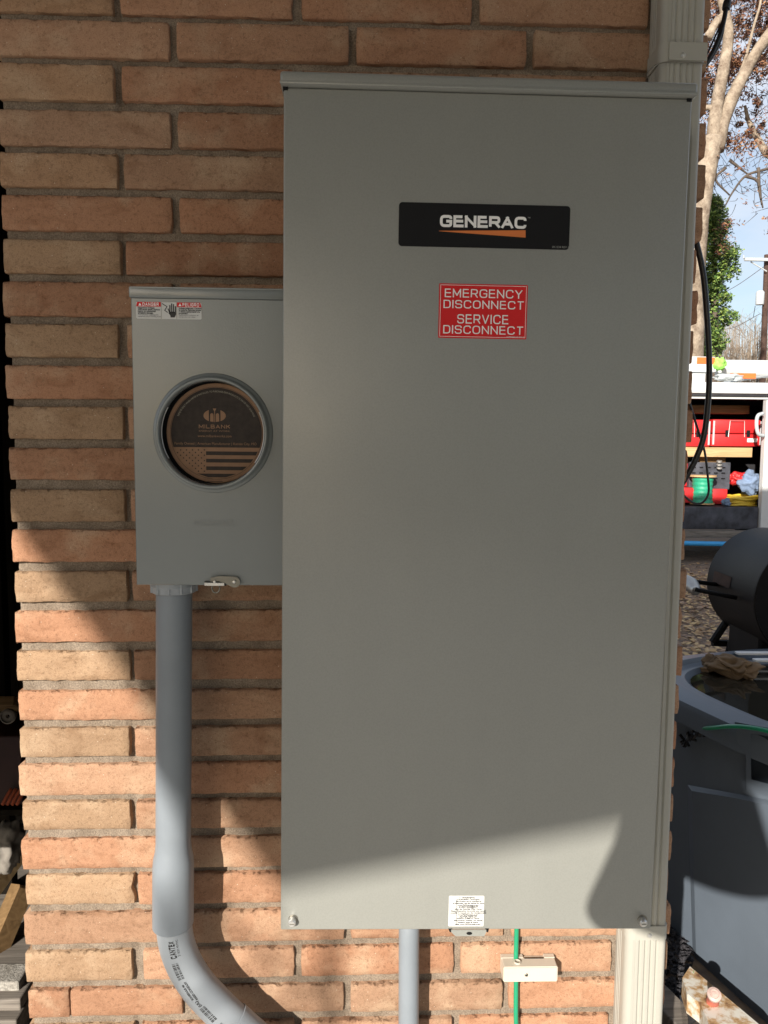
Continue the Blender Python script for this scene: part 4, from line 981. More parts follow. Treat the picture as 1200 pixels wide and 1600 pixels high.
bm = BM(); tube(bm, [facepx(1099, 1138, .02), facepx(1115, 1137, .03), facepx(1140, 1135, .036), facepx(1165, 1136, .036), facepx(1190, 1140, .036), facepx(1230, 1150, .03)], .0055, 10, 6)
o = obj('green_bungee', bm, M['green'], smooth='all'); tag(o, 'green cord stretched across the front of the grey bin', 'cord')
bm = BM()
for i in range(26):
    t = i / 25; p = facepx(1100 - 34 * t, 1140 + 20 * t + 3 * math.sin(i), .014)
    for k in range(2):
        d = Vector((R.uniform(-1, 1), R.uniform(-1, 1), R.uniform(-1, 1))) * .012; tube(bm, [p, p + d], .004, 5, 0)
o = obj('frayed_strap', bm, M['rubber'], kind=None); tag(o, 'frayed black strap end tied to the green cord on the bin', 'strap')
# rag
bm = BM(); bmesh.ops.create_icosphere(bm, subdivisions=5, radius=1)
rc_ = gz(1140, 1040, .745)
for v in bm.verts:
    p = v.co.copy(); x = p.x * .085; y = p.y * .05; z = p.z * .034
    nn = noise.noise(Vector((p.x * 2.2, p.y * 2.2, p.z * 2.2))) * .5 + noise.noise(Vector((p.x * 6, p.y * 4, p.z * 7 + 3))) * .22
    s = 1 + nn * .9
    v.co = Vector((x * s + 0.01 * math.sin(p.x * 5), y * s, max(-.016, z * s) + .008 * math.sin(p.x * 7 + p.y * 4)))
bmesh.ops.rotate(bm, cent=(0, 0, 0), matrix=Matrix.Rotation(-.75, 3, 'Z'), verts=bm.verts)
bmesh.ops.translate(bm, vec=(rc_.x, rc_.y, .738), verts=bm.verts)
o = obj('wet_rag', bm, M['ragm'], smooth='all'); tag(o, 'crumpled wet brown rag lying in the puddle on the bin lid', 'rag')

sm = thing('barrel_smoker', 'sooty black barrel smoker with coiled spring handle behind the bin', 'smoker grill', (2.2, 1.5, 0))
vp = Vector((566.5, 687.6))
Yf, Yn = 1.68, 1.30
cf = at(1187, 908, Yf); rf = 87 / FPX * (Yf - CAM.y)
cn_ = Vector((cf.x, Yn, cf.z))
bm = BM(); L_ = Yf - Yn
lathe(bm, [(.001, L_), (rf * .97, L_), (rf, L_ - .008), (rf, .012), (rf * 1.006, .010), (rf * 1.006, -.004), (rf * .985, -.006), (rf * .97, .0), (.001, .0)], cn_, (0, 1, 0), 64)
obj('barrel', bm, M['smoker'], sm, smooth=True)
bm = BM(); lathe(bm, [(.04, -.012), (.04, -.004)], (cn_.x - .05, Yn, cn_.z), (0, 1, 0), 20, True); obj('damper', bm, M['smoker'], sm)
# door handle rods and coil
hA = at(1146, 933, Yn + .10); hB = at(1128, 914, Yf - .09); hc = at(1083, 921, Yn + .22); hd = at(1076, 908, Yn + .30)
for a, b in ((at(1150, 934, Yn + .12), at(1086, 921, Yn + .10)), (at(1130, 914.5, Yf - .08), at(1080, 908, Yf - .12))):
    bm = BM(); tube(bm, [a, b], .0085, 10, 0); obj('handle_rod', bm, M['smoker'], sm, smooth=True)
a = at(1088, 923, Yn + .10); b = at(1071, 905, Yf - .12); bm = BM(); d = (b - a)
lathe(bm, [(.014, 0)] + [(.026 - .0010 * abs(i - 9) + (.0028 if i % 2 else -.0028), d.length * (i + .5) / 19) for i in range(19)] + [(.014, d.length)], a, d, 22, True)
obj('spring_handle', bm, M['steel'], sm, smooth='all')
bm = BM(); p_ = at(1112, 903, Yf - .13); n_ = Vector((p_.x - cf.x, 0, p_.z - cf.z)).normalized(); base = Vector((cf.x, p_.y, cf.z)) + n_ * (rf + .0012); t_ = Vector((-n_.z, 0, n_.x))
for q in ([base + Vector((0, -.07, 0)) - t_ * .022, base + Vector((0, .07, 0)) - t_ * .022, base + Vector((0, .07, 0)) + t_ * .022, base + Vector((0, -.07, 0)) + t_ * .022],): quad(bm, q)
obj('maker_plate', bm, M['pole'], sm)
for Y_ in (Yn + .06, Yf - .06):
    c0 = Vector((cf.x, Y_, cf.z))
    for sx in (-1, 1):
        bm = BM(); tube(bm, [c0 + Vector((sx * rf * .55, 0, -rf * .83)), Vector((cf.x + sx * .16, Y_, .55)), Vector((cf.x + sx * .18, Y_, .02))], .013, 8, 0); obj('leg', bm, M['smoker'], sm)
bm = BM(); q0 = at(1160, 985, 1.40); q1 = at(1290, 1060, 1.40); box(bm, (q0.x + .05, 1.36, q1.z), (q1.x, 1.62, q0.z), .02); obj('ash_box', bm, M['smoker'], sm)
a = at(1113, 1004, Yf); b = at(1144, 958, Yf)
bm = BM(); tube(bm, [b, a], .016, 8, 0); obj('strut', bm, M['smoker'], sm)
bm = BM(); tube(bm, [a, a + Vector((.95, 0, -.03))], .015, 8, 0); obj('cross_bar', bm, M['smoker'], sm)
for i, py in enumerate((1021, 1032)):
    a = gz(1150 + 28 * i, py, .745)
    bm = BM(); box(bm, (a.x, a.y - .012, .742), (a.x + .42, a.y + .012, .750), .002)
    o = obj('plastic_strip', bm, M['white']); tag(o, ('narrow white strip lying on the bin lid nearest the smoker', 'narrow white strip on the bin lid close behind the rag')[i], 'plastic strip', 'white strips on the bin lid')

# ------------------------------------------------------------------ junk at the foot of the wall, right
rp_ = gz(1120, 1570, .09)
rp = thing('rusty_sheet', 'rust-spotted white metal casing on the ground under the grey bin', 'scrap metal', (rp_.x, rp_.y, 0))
pts = [gz(1066, 1528, .10), gz(1078, 1510, .10), gz(1200, 1612, .10), gz(1260, 1700, .10), gz(1150, 1700, .10), gz(1108, 1600, .10), gz(1094, 1568, .10), gz(1074, 1553, .10)]
bm = BM(); top_ = [bm.verts.new(p) for p in pts]; bot_ = [bm.verts.new((p.x, p.y, .002)) for p in pts]; bm.faces.new(top_)
for k in range(len(pts)): bm.faces.new((top_[k], top_[(k + 1) % len(pts)], bot_[(k + 1) % len(pts)], bot_[k]))
obj('casing', bm, M['rust'], rp)
c0 = gz(1113, 1566, .10); bm = BM(); lathe(bm, [(.014, 0), (.015, .006), (.013, .012), (.014, .045)], c0, (-.2, -.55, .8), 20, True); obj('pipe_stub', bm, M['copper'], rp, smooth=True)
c1 = c0 + Vector((-.2, -.55, .8)).normalized() * .045; bm = BM(); lathe(bm, [(.0160, 0), (.0165, .003), (.0160, .008), (.010, .0105), (.0085, .0085), (.0065, .0085), (.006, .0105), (.001, .011)], c1, (-.2, -.55, .8), 20, True); obj('pipe_cap', bm, M['pinkcap'], rp, smooth=True)
bm = BM()
for i in range(1500):
    p = gz(R.uniform(1040, 1080), R.uniform(1160, 1700), .0); p.z = R.uniform(0, .02)
    s = R.uniform(.006, .014); a = R.uniform(0, 6)
    vs = [p + Vector((math.cos(a + k * 2.1) * s, math.sin(a + k * 2.1) * s, R.uniform(0, .012))) for k in range(3)]; ap = p + Vector((0, 0, s))
    V = [bm.verts.new(q) for q in vs] + [bm.verts.new(ap)]
    for k in range(3): bm.faces.new((V[k], V[(k + 1) % 3], V[3]))
obj('gravel', bm, M['gravel'], kind='stuff')
bm = BM(); a = gz(1040, 1545, .06); vs = box(bm, (a.x - .05, a.y - .5, .0), (a.x + .02, a.y + .04, .05), .004, rot=Matrix.Rotation(.32, 3, 'Z'), piv=a)
o = obj('weathered_plank', bm, M['greyw']); tag(o, 'weathered plank on the ground beside the foot of the downspout', 'plank')
bm = BM(); pts = [gz(1062, 1555, .05), gz(1084, 1556, .05), gz(1096, 1575, .05), gz(1104, 1615, .05), gz(1085, 1680, .05), gz(1070, 1640, .05)]
top_ = [bm.verts.new(p) for p in pts]; bot_ = [bm.verts.new((p.x, p.y, .002)) for p in pts]; bm.faces.new(top_)
for k in range(6): bm.faces.new((top_[k], top_[(k + 1) % 6], bot_[(k + 1) % 6], bot_[k]))
o = obj('black_tray', bm, M['bindk']); tag(o, 'flat black plastic piece on the ground left of the rusty casing', 'plastic tray')
bm = BM()
for (qx, qy) in ((1071, 1575), (1074, 1590), (1052, 1438), (1050, 1340)):
    for k in range(5):
        p = gz(qx + R.uniform(-2, 2), qy + R.uniform(-3, 3), 0); tip = p + Vector((R.uniform(-.02, .03), R.uniform(-.04, .02), R.uniform(.05, .11)))
        mid = (p + tip) / 2 + Vector((0, 0, .012)); w = Vector((.0022, 0, 0)); quad(bm, [p - w, p + w, mid + w, mid - w]); quad(bm, [mid - w, mid + w, tip + w * .1, tip - w * .1])
obj('grass_blades', bm, M['grass'], kind='stuff')
# leaf litter in the yard
bm = BM()
for i in range(9000):
    if i < 4500: x, y = R.uniform(1.3, 5.5), R.uniform(1.6, 7.8)
    else: x, y = R.uniform(2.6, 4.4), R.uniform(3.6, 7.0)
    s = R.uniform(.012, .035); a = R.uniform(0, 6.28); z = R.uniform(.003, .02)
    u = Vector((math.cos(a), math.sin(a), R.uniform(-.35, .35))) * s; w = Vector((-math.sin(a), math.cos(a), R.uniform(-.35, .35))) * s * .6; c = Vector((x, y, z + .01))
    quad(bm, [c - u, c + w, c + u, c - w])
obj('leaf_litter', bm, M['litter'], kind='stuff')

# ------------------------------------------------------------------ dark shed on the left
shed = thing('open_shed', 'dark open shed seen past the left edge of the brick wall', 'shed', (-1, 1.2, 0))
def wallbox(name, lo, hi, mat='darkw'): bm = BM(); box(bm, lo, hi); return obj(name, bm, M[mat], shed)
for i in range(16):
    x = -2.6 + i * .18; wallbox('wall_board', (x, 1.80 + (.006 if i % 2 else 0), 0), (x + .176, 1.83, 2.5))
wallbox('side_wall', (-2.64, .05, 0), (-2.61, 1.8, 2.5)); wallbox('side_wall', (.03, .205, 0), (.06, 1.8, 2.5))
wallbox('sun_block_panel', (-2.6, .08, .62), (-.14, .11, 2.5)); wallbox('shed_roof', (-2.7, -.3, 2.5), (.06, 1.9, 2.56)); wallbox('shed_floor', (-2.6, .05, .005), (.02, 1.8, .03), 'greyw')  # first panel is added out of view to keep sun off the shelf
Ys = .62
def sb(name, label, cat, mat, p0, p1, d0=0, d1=.35, Y=Ys, rot=0.0, grp=None):
    a = at(*p0, Y); b = at(*p1, Y); bm = BM(); box(bm, (a.x, Y + d0, b.z), (b.x, Y + d1, a.z), .004)
    if rot: bmesh.ops.rotate(bm, cent=((a.x + b.x) / 2, Y, (a.z + b.z) / 2), matrix=Matrix.Rotation(rot, 3, 'Y'), verts=bm.verts)
    o = obj(name, bm, M[mat])
    tag(o, label, cat, grp); return o
# shelf unit carries the stored things
su = thing('shed_shelf', 'dark wooden shelf unit in the shed behind the left wall edge', 'shelf', at(0, 1500, Ys))
for py in (1260,):
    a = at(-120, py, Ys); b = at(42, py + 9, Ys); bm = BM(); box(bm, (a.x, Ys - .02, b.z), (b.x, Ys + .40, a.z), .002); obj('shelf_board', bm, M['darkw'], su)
a = at(-120, 1083, Ys); b = at(42, 1127, Ys)
bm = BM(); vs = box(bm, (a.x, Ys - .08, b.z + .035), (b.x, Ys + .42, b.z + .058), .002); bmesh.ops.rotate(bm, cent=(b.x, Ys, b.z + .04), matrix=Matrix.Rotation(-.42, 3, 'X') , verts=bm.verts)
obj('shelf_board', bm, M['oldpine'], su)
for x in (a.x,):
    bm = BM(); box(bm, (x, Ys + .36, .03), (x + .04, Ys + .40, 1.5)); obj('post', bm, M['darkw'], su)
sb('maroon_case', 'dark maroon case on the shed shelf under the golden board', 'case', 'maroon', (-60, 1150), (36, 1258), 0, .25)
bm = BM(); c = at(14, 1118, Ys - .06)
lathe(bm, [(.003, 0), (.005, 0), (.005, .007), (.015, .007), (.016, .0), (.019, 0), (.019, .009), (.015, .012)], (c.x, Ys - .06, c.z), (0, -1, 0), 24, False)
o = obj('pulley', bm, M['whitec'], smooth=True); tag(o, 'small pale pulley disc at the edge of the golden shed board', 'pulley')
bm = BM()
for k in range(4):
    x0_ = 4 + k * 7.5; tube(bm, [at(x0_, 1257, Ys - .03), at(x0_ + 5, 1247, Ys - .03), at(x0_ + 14, 1232, Ys - .02)], .0045, 8, 4)
o = obj('orange_rope', bm, M['orangedk'], smooth='all'); tag(o, 'orange rope strands in front of the maroon case', 'rope')
bm = BM(); bmesh.ops.create_icosphere(bm, subdivisions=4, radius=1); c = at(12, 1318, Ys + .05)
for v in bm.verts:
    p = v.co.copy(); s = 1 + .45 * noise.noise(p * 1.7) + .2 * noise.noise(p * 5); v.co = Vector((p.x * .045 * s, p.y * .05 * s, p.z * .062 * s)) + c
o = obj('white_rag', bm, M['whitec'], smooth='all'); tag(o, 'crumpled off-white cloth below the shed shelf', 'rag')
def beam(label, mat, pa, pb, w, Ya, Yb):
    a = at(*pa, Ya); b = at(*pb, Yb); bm = BM(); tube(bm, [a, b], w * .707, 4, 0); o = obj('leaning_board', bm, M[mat]); tag(o, label, 'board', 'boards leaning inside the shed')
beam('pale board leaning below the off-white cloth in the shed', 'pine', (-30, 1420), (36, 1330), .035, Ys, Ys + .25)
beam('dark brown board leaning above the concrete block in the shed', 'oldpine', (-26, 1530), (36, 1385), .05, Ys + .05, Ys + .2)
sb('concrete_block', 'rough pale concrete block at the bottom left beside the wall', 'concrete block', 'concrete', (-80, 1527), (36, 1546), -.02, .05, .44)
for i, (p, q) in enumerate((((-80, 1549), (41, 1566)), ((-80, 1572), (42, 1620)))):
    sb('floor_plank', ('weathered grey plank directly under the concrete block', 'weathered grey plank in the bottom left corner of the photo')[i], 'plank', 'greyw', p, q, -.03 - i * .02, .05, .42, 0, 'weathered planks under the concrete block')

# ------------------------------------------------------------------ work van with open side door
VY = 8.0
def vx(px, py=700, Y=VY): return at(px, py, Y)
van = thing('work_van', 'white work van with its side door open on tools and shelves', 'van', (5.0, VY + .9, 0))
zT = vx(1120, 597).z; zD = vx(1120, 622).z; zF = vx(1120, 792).z; zSb = vx(1120, 827).z; zS = vx(1120, 838).z; xL = vx(1010).x; xDr = vx(1190).x; xLt = 1.9; xRt = 7.3
def vb(name, lo, hi, mat, bev=.01, par=None): bm = BM(); box(bm, lo, hi, bev); return obj(name, bm, M[mat], par or van, smooth=True)
vb('roof', (xLt, VY - .02, zD + .05), (xRt, VY + 1.9, zT), 'vanw', .03)
vb('gutter', (xLt, VY - .035, zD + .02), (xRt, VY + .01, zD + .045), 'vandk', .004)
vb('header_panel', (xLt, VY - .012, zD - .01), (xRt, VY + .02, zD + .02), 'vanw', .004)
vb('side_panel', (xLt, VY, .35), (xL, VY + .05, zD), 'vanw'); vb('side_panel', (xDr + .06, VY, .35), (xRt, VY + .05, zD), 'vanw')
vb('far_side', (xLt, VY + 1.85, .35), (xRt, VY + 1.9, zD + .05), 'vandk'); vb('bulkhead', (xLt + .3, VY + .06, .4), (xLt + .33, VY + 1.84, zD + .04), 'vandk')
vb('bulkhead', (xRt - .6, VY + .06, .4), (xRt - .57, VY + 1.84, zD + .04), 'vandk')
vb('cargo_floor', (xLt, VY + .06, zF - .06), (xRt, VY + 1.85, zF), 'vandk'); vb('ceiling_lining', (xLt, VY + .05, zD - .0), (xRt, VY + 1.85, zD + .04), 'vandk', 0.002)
vb('door_sill', (xL, VY - .02, zSb), (xDr, VY + .06, zF), 'scuff', .02)
vb('step', (xL - .3, VY - .10, zS - .01), (xDr + .1, VY + .04, zSb - .01), 'greyw', .01); vb('rocker_panel', (xLt, VY + .03, .33), (xRt, VY + .12, zS - .015), 'vandk')
# door edge with grab handle on the right of the opening
bm = BM(); e0 = vx(1181, 700).x; prism(bm, [(vx(1190, 700).x, zD - .02), (vx(1200, 640).x, zD - .02), (vx(1205, 800).x, zSb), (vx(1186, 800).x, zSb), (vx(1188, 750).x, zF + .1)], VY - .06, VY + .02)
dr = obj('door_edge', bm, M['vanw'], van)
bm = BM(); tube(bm, [vx(1192, 646, VY - .07), vx(1184, 650, VY - .1), vx(1182, 664, VY - .1), vx(1185, 678, VY - .1), vx(1193, 681, VY - .07)], .022, 10, 6); obj('grab_handle', bm, M['galv'], dr, smooth='all')
for x in (2.5, 6.4):
    for y in (VY + .16, VY + 1.75):
        bm = BM(); lathe(bm, [(.01, -.1), (.2, -.1), (.33, -.1), (.36, -.07), (.36, .07), (.33, .1), (.2, .1), (.01, .1)], (x, y, .36), (0, 1, 0), 32); w = obj('wheel', bm, M['tyre'], van, smooth=True)
vb('shelf_board', (xL - .3, VY + .22, vx(1120, 714, VY + .22).z), (xDr, VY + .9, vx(1120, 699, VY + .22).z), 'pine', .003)
vb('shelf_board', (xL - .3, VY + .35, vx(1120, 646, VY + .35).z), (xDr, VY + .9, vx(1120, 633, VY + .35).z), 'oldpine', .003)
def toolbox(name, label, pa, pb, Y, grp):
    a = at(*pa, Y); b = at(*pb, Y); t = thing(name, label, 'toolbox', ((a.x + b.x) / 2, Y, b.z), grp)
    h = a.z - b.z
    bm = BM(); box(bm, (a.x, Y, b.z), (b.x, Y + .4, b.z + h * .46), .012); obj('body', bm, M['redbox'], t, smooth=True)
    bm = BM(); box(bm, (a.x + .015, Y + .01, b.z + h * .48), (b.x - .015, Y + .39, a.z), .02); obj('lid', bm, M['redbox'], t, smooth=True)
    w = b.x - a.x
    for f in (.3, .72):
        bm = BM(); box(bm, (a.x + w * f - .02, Y - .012, b.z + h * .36), (a.x + w * f + .02, Y + .002, b.z + h * .60), .003); obj('clasp', bm, M['black'], t)
    for f in (.02, .95):
        bm = BM(); box(bm, (a.x + w * f, Y - .008, b.z + .02), (a.x + w * f + .022, Y + .002, a.z - .02), .002); obj('corner_strip', bm, M['galv'], t)
    bm = BM(); tube(bm, [(a.x + w * .32, Y - .015, b.z + h * .35), (a.x + w * .34, Y - .02, a.z - h * .05), (a.x + w * .62, Y - .02, a.z - h * .05), (a.x + w * .64, Y - .015, b.z + h * .35)], .005, 6, 0); obj('wire_handle', bm, M['steel'], t)
    return t
toolbox('red_toolbox', 'red toolbox at the left end of the van shelf behind the cable', (1040, 655), (1109, 698), VY + .24, 'red toolboxes on the van shelf')
tb = toolbox('red_toolbox', 'wide red toolbox with white sticker on the van shelf', (1113, 655), (1190, 698), VY + .24, 'red toolboxes on the van shelf')
a = at(1168, 685, VY + .23); b = at(1183, 691, VY + .23); bm = BM(); box(bm, (a.x, VY + .228, b.z), (b.x, VY + .239, a.z)); obj('sticker', bm, M['white'], tb)
def cart(name, label, cat, mat, pa, pb, Y, dep=.3, bev=.01, grp=None):
    a = at(*pa, Y); b = at(*pb, Y); bm = BM(); box(bm, (a.x, Y, b.z), (b.x, Y + dep, a.z), bev); o = obj(name, bm, M[mat], smooth=True); tag(o, label, cat, grp); return o
# black crate with slots behind the reel
a = at(1078, 722, VY + .35); b = at(1140, 765, VY + .35)
cr_ = thing('black_crate', 'slotted black plastic crate on the van floor behind the green reel', 'crate', ((a.x + b.x) / 2, VY + .5, b.z))
bm = BM(); box(bm, (a.x, VY + .35, b.z), (b.x, VY + .75, a.z), .01); obj('body', bm, M['scuff'], cr_)
for i in range(3):
    for j in range(5):
        x = a.x + (b.x - a.x) * (.06 + .18 * j); z = a.z - (a.z - b.z) * (.18 + .2 * i); bm = BM(); box(bm, (x, VY + .343, z - .012), (x + .045, VY + .351, z + .004)); obj('slot', bm, M['black'], cr_)
cart('cardboard_piece', 'small brown cardboard piece under the van shelf', 'cardboard', 'oldpine', (1094, 712), (1134, 724), VY + .36, .2)
cart('red_bin', 'low red bin on the van floor left of the green reel', 'bin', 'redbox', (1046, 762), (1088, 786), VY + .20, .3, .01)
cart('red_case', 'low red case on the van floor right of the green reel', 'case', 'redbox', (1112, 764), (1136, 788), VY + .26, .3, .01)
cart('red_case', 'dark red case stacked on the low red bin in the van', 'case', 'redbox', (1046, 722), (1080, 760), VY + .42, .3, .01)
# reel of green wire
q = at(1100.5, 765, VY + .16).x; zt_ = at(1100, 744, VY + .16).z; zb_ = at(1100, 788, VY + .16).z
rl = thing('wire_reel', 'reel of green wire standing in the open van door', 'wire reel', (q, VY + .22, zb_))
wr = (at(1116, 760, VY + .1).x - at(1086, 760, VY + .1).x) / 2
bm = BM(); lathe(bm, [(.01, 0), (wr * 1.25, 0), (wr * 1.25, .018), (.01, .018)], (q, VY + .22, zb_), (0, 0, 1), 32); obj('flange', bm, M['pine'], rl, smooth=True)
bm = BM(); lathe(bm, [(.01, 0), (wr * 1.35, 0), (wr * 1.35, .02), (.01, .02)], (q, VY + .22, zt_ - .01), (0, 0, 1), 32); obj('flange', bm, M['pine'], rl, smooth=True)
bm = BM(); lathe(bm, [(wr * (1 + .03 * math.sin(i * 1.7) + .1 * (abs(i - 11) / 11) ** 3), .018 + (zt_ - zb_ - .028) * i / 22) for i in range(23)], (q, VY + .22, zb_), (0, 0, 1), 32); obj('wound_wire', bm, M['spool'], rl, smooth=True)
# bags, cloth, coil
def lump(name, label, cat, mat, px, py, Y, sx, sy, sz, seed, sub=4, amp=.5):
    bm = BM(); bmesh.ops.create_icosphere(bm, subdivisions=sub, radius=1); c = at(px, py, Y); so = Vector((seed, seed * 2, 3))
    for v in bm.verts:
        p = v.co.copy(); s = 1 + amp * noise.noise(p * 1.6 + so) + amp * .5 * noise.noise(p * 4 + so); v.co = Vector((p.x * sx * s, p.y * sy * s, p.z * sz * s)) + c
    o = obj(name, bm, M[mat], smooth='all'); tag(o, label, cat)
lump('red_bag', 'crumpled red bag under the shelf in the van', 'bag', 'redbox', 1152, 748, VY + .4, .12, .1, .08, 3)
lump('grey_blue_jacket', 'blue grey jacket heaped over the yellow hose in the van', 'jacket', 'denim', 1174, 756, VY + .3, .15, .12, .14, 8)
lump('pale_cloth', 'small pale blue cloth beside the yellow hose coil in the van', 'cloth', 'denim', 1135, 785, VY + .12, .05, .05, .05, 5)
cc = at(1159, 782, VY + .22); bm = BM()
for k in range(5):
    rr_ = .20 - .012 * (k % 3); zz = cc.z - .055 + .026 * k
    tube(bm, [(cc.x + rr_ * math.cos(2 * math.pi * i / 24) + .01 * k, VY + .28 + rr_ * .75 * math.sin(2 * math.pi * i / 24), zz + .01 * math.sin(i * .8 + k)) for i in range(25)], .016, 8, 1)
o = obj('yellow_hose', bm, M['yellow'], smooth='all'); tag(o, 'coiled yellow hose on the van floor by the right door edge', 'hose')
t = thing('metal_canisters', 'three small stacked silver lids below the van shelf', 'canister', at(1124, 735, VY + .3))
for i in range(3):
    c = at(1124, 721 + i * 5, VY + .3); bm = BM(); lathe(bm, [(.001, .014), (.032, .012), (.034, -.008), (.001, -.01)], c, (0, -.3, 1), 20); obj('lid', bm, M['steel'], t, smooth=True)
a = at(1020, 848, VY - .14); b = at(1135, 850, VY - .14)
bm = BM(); tube(bm, [a, b + (b - a) * .9], .030, 16, 0); o = obj('blue_pipe', bm, M['blue'], smooth=True); tag(o, 'bright blue pipe strapped along the van below its step', 'pipe')
# roof load
rk = thing('roof_rack', 'white ladder rack on top of the work van', 'roof rack', (4.5, VY + .9, zT))
for x in (2.3, 3.4, 5.6, 6.8):
    bm = BM(); tube(bm, [(x, VY + .1, zT - .005), (x, VY + .1, zT + .10), (x, VY + 1.8, zT + .10), (x, VY + 1.8, zT - .005)], .015, 8, 0); obj('cross_bar', bm, M['galv'], rk)
c = at(1150, 575, VY + .5); bm = BM(); r_ = (at(1150, 560, VY + .5).z - at(1150, 588, VY + .5).z) / 2
x0_ = at(1128, 575, VY + .5).x; lathe(bm, [(r_ * .7, .03), (r_, 0), (r_, 3.0), (r_ * .7, 2.97)], (x0_, VY + .6, c.z), (1, 0, 0), 28); o = obj('storage_tube', bm, M['vanw'], smooth=True); tag(o, 'long white storage tube lying along the van roof', 'tube')
a = at(1143, 583, VY + .3); b = at(1180, 592, VY + .3); bm = BM(); box(bm, (a.x, VY + .28, b.z), (b.x, VY + .34, a.z), .006); o = obj('orange_ladder_rail', bm, M['orangep']); tag(o, 'short orange ladder rail under the white roof tube', 'ladder rail')
lump('lime_vest', 'lime green vest draped on the van roof load', 'vest', 'lime', 1124, 569, VY + .35, .075, .08, .085, 9, 4, .35)
lump('silver_tarp', 'crumpled silver grey tarp on the van roof edge', 'tarp', 'galv', 1138, 590, VY + .2, .16, .1, .05, 4)
t = thing('roof_box', 'white and orange box on the van roof beside the lime vest', 'box', at(1096, 596, VY + .4))
a = at(1040, 556, VY + .35); b = at(1118, 582, VY + .35); bm = BM(); box(bm, (a.x, VY + .35, b.z), (b.x, VY + .8, a.z), .02); obj('body', bm, M['vanw'], t, smooth=True)
a = at(1089, 558, VY + .345); b = at(1117, 569, VY + .345); bm = BM(); box(bm, (a.x, VY + .342, b.z), (b.x, VY + .5, a.z), .006); obj('orange_band', bm, M['orangep'], t)
cart('white_carton', 'white and red printed carton at the near edge of the van roof', 'carton', 'vanw', (1060, 583), (1102, 597), VY + .1, .3, .006)

# ------------------------------------------------------------------ trees, pole
def leaves(bm, c, n, rad, s0, s1, flat=1.0, rng=R):
    for _ in range(n):
        while True:
            d = Vector((rng.uniform(-1, 1), rng.uniform(-1, 1), rng.uniform(-1, 1)))
            if d.length < 1: break
        p = c + Vector((d.x * rad, d.y * rad, d.z * rad * flat)); s = rng.uniform(s0, s1)
        u = Vector((rng.uniform(-1, 1), rng.uniform(-1, 1), rng.uniform(-1, 1))).normalized(); w = u.orthogonal().normalized(); q = w.cross(u)
        quad(bm, [p - u * s, p + w * s * .55, p + u * s, p - w * s * .55])
T = 14.0
ts = thing('bare_tree', 'large pale-barked tree with forked trunk and dry brown leaves', 'tree', Vector((at(1098, 560, T).x, T, 0)))
def limb(pts, r, par, mat='bark', Y=T, n=12, name='branch', jit=.05):
    bm = BM(); tube(bm, [at(p[0], p[1], Y + (p[2] if len(p) > 2 else 0)) for p in pts], r, n, 5, jit=jit); return obj(name, bm, M[mat], par, smooth='all')
pxm = (T - CAM.y) / FPX
b0 = at(1077, 560, T)
bm = BM(); tube(bm, [Vector((b0.x - .1, T, 0)), b0, at(1081, 440, T), at(1092, 330, T), at(1106, 255, T), at(1115, 215, T)], [24 * pxm, 21 * pxm, 18 * pxm, 16 * pxm, 15 * pxm, 14 * pxm], 18, 6, jit=.04); tr = obj('trunk', bm, M['bark'], ts, smooth='all')
limb([(1119, 235), (1130, 190), (1150, 140), (1180, 85), (1205, 50), (1260, -20)], [12 * pxm, 10 * pxm, 9 * pxm, 8 * pxm, 7 * pxm], ts)
limb([(1113, 235), (1119, 170), (1132, 100), (1138, 50), (1128, 0), (1120, -60)], [11 * pxm, 9 * pxm, 8 * pxm, 7 * pxm, 6 * pxm], ts)
limb([(1120, 178), (1108, 168), (1092, 172), (1070, 165)], [5 * pxm, 4 * pxm, 4 * pxm], ts)
limb([(1148, 140), (1165, 90), (1178, 40), (1188, 5), (1192, -40)], [3 * pxm, 2 * pxm, 1.6 * pxm], ts)
limb([(1106, 60), (1118, 36), (1135, 20)], [7 * pxm, 6 * pxm, 5 * pxm], ts)
limb([(1230, 250, 1), (1200, 240, 1), (1183, 215, 1), (1170, 190, 1), (1164, 165, 1)], [9 * pxm, 6 * pxm, 4 * pxm, 2 * pxm], ts)
for seg in ([(1230, 255), (1195, 265), (1165, 275), (1145, 300), (1134, 320)], [(1165, 275), (1185, 285), (1190, 320)], [(1134, 262), (1118, 280), (1140, 305)], [(1185, 262), (1187, 300), (1192, 325)], [(1140, 250), (1155, 262), (1168, 272)]):
    limb(seg, [2.6 * pxm, 1.8 * pxm, 1.1 * pxm], ts, 'darkbark', n=6)
bm = BM(); rt = random.Random(3)      # fine twigs
for i in range(520):
    px = rt.uniform(1085, 1240); py = rt.uniform(-60, 340)
    if py > 300 - (px - 1085) * .0 and rt.random() < .5: continue
    Y = T + rt.uniform(.3, 2.5); p = at(px, py, Y); d = Vector((rt.uniform(-1, 1), rt.uniform(-.5, .5), rt.uniform(-.8, .8))).normalized() * rt.uniform(.15, .5)
    m_ = p + d * .5 + Vector((rt.uniform(-.06, .06), 0, rt.uniform(-.06, .06))); tube(bm, [p, m_, p + d], [.008, .005, .003], 3, 2, False)
obj('twigs', bm, M['darkbark'], ts, kind='stuff')
bm = BM()
for i in range(620):
    px = rt.uniform(1060, 1260); py = rt.uniform(-80, 235)
    dens = .95 if py < 130 else .5
    if rt.random() > dens: continue
    leaves(bm, at(px, py, T + .5 + rt.uniform(-.5, 2.6)), rt.randint(20, 80), rt.uniform(.07, .24), .022, .055, .8, rt)
for i in range(34): leaves(bm, at(rt.uniform(1130, 1230), rt.uniform(220, 360), T + rt.uniform(-1, 1)), rt.randint(4, 14), rt.uniform(.08, .2), .02, .045, .8, rt)
obj('crown', bm, M['brownleaf'], ts, kind='stuff')
E_ = 17.0; pe = (E_ - CAM.y) / FPX
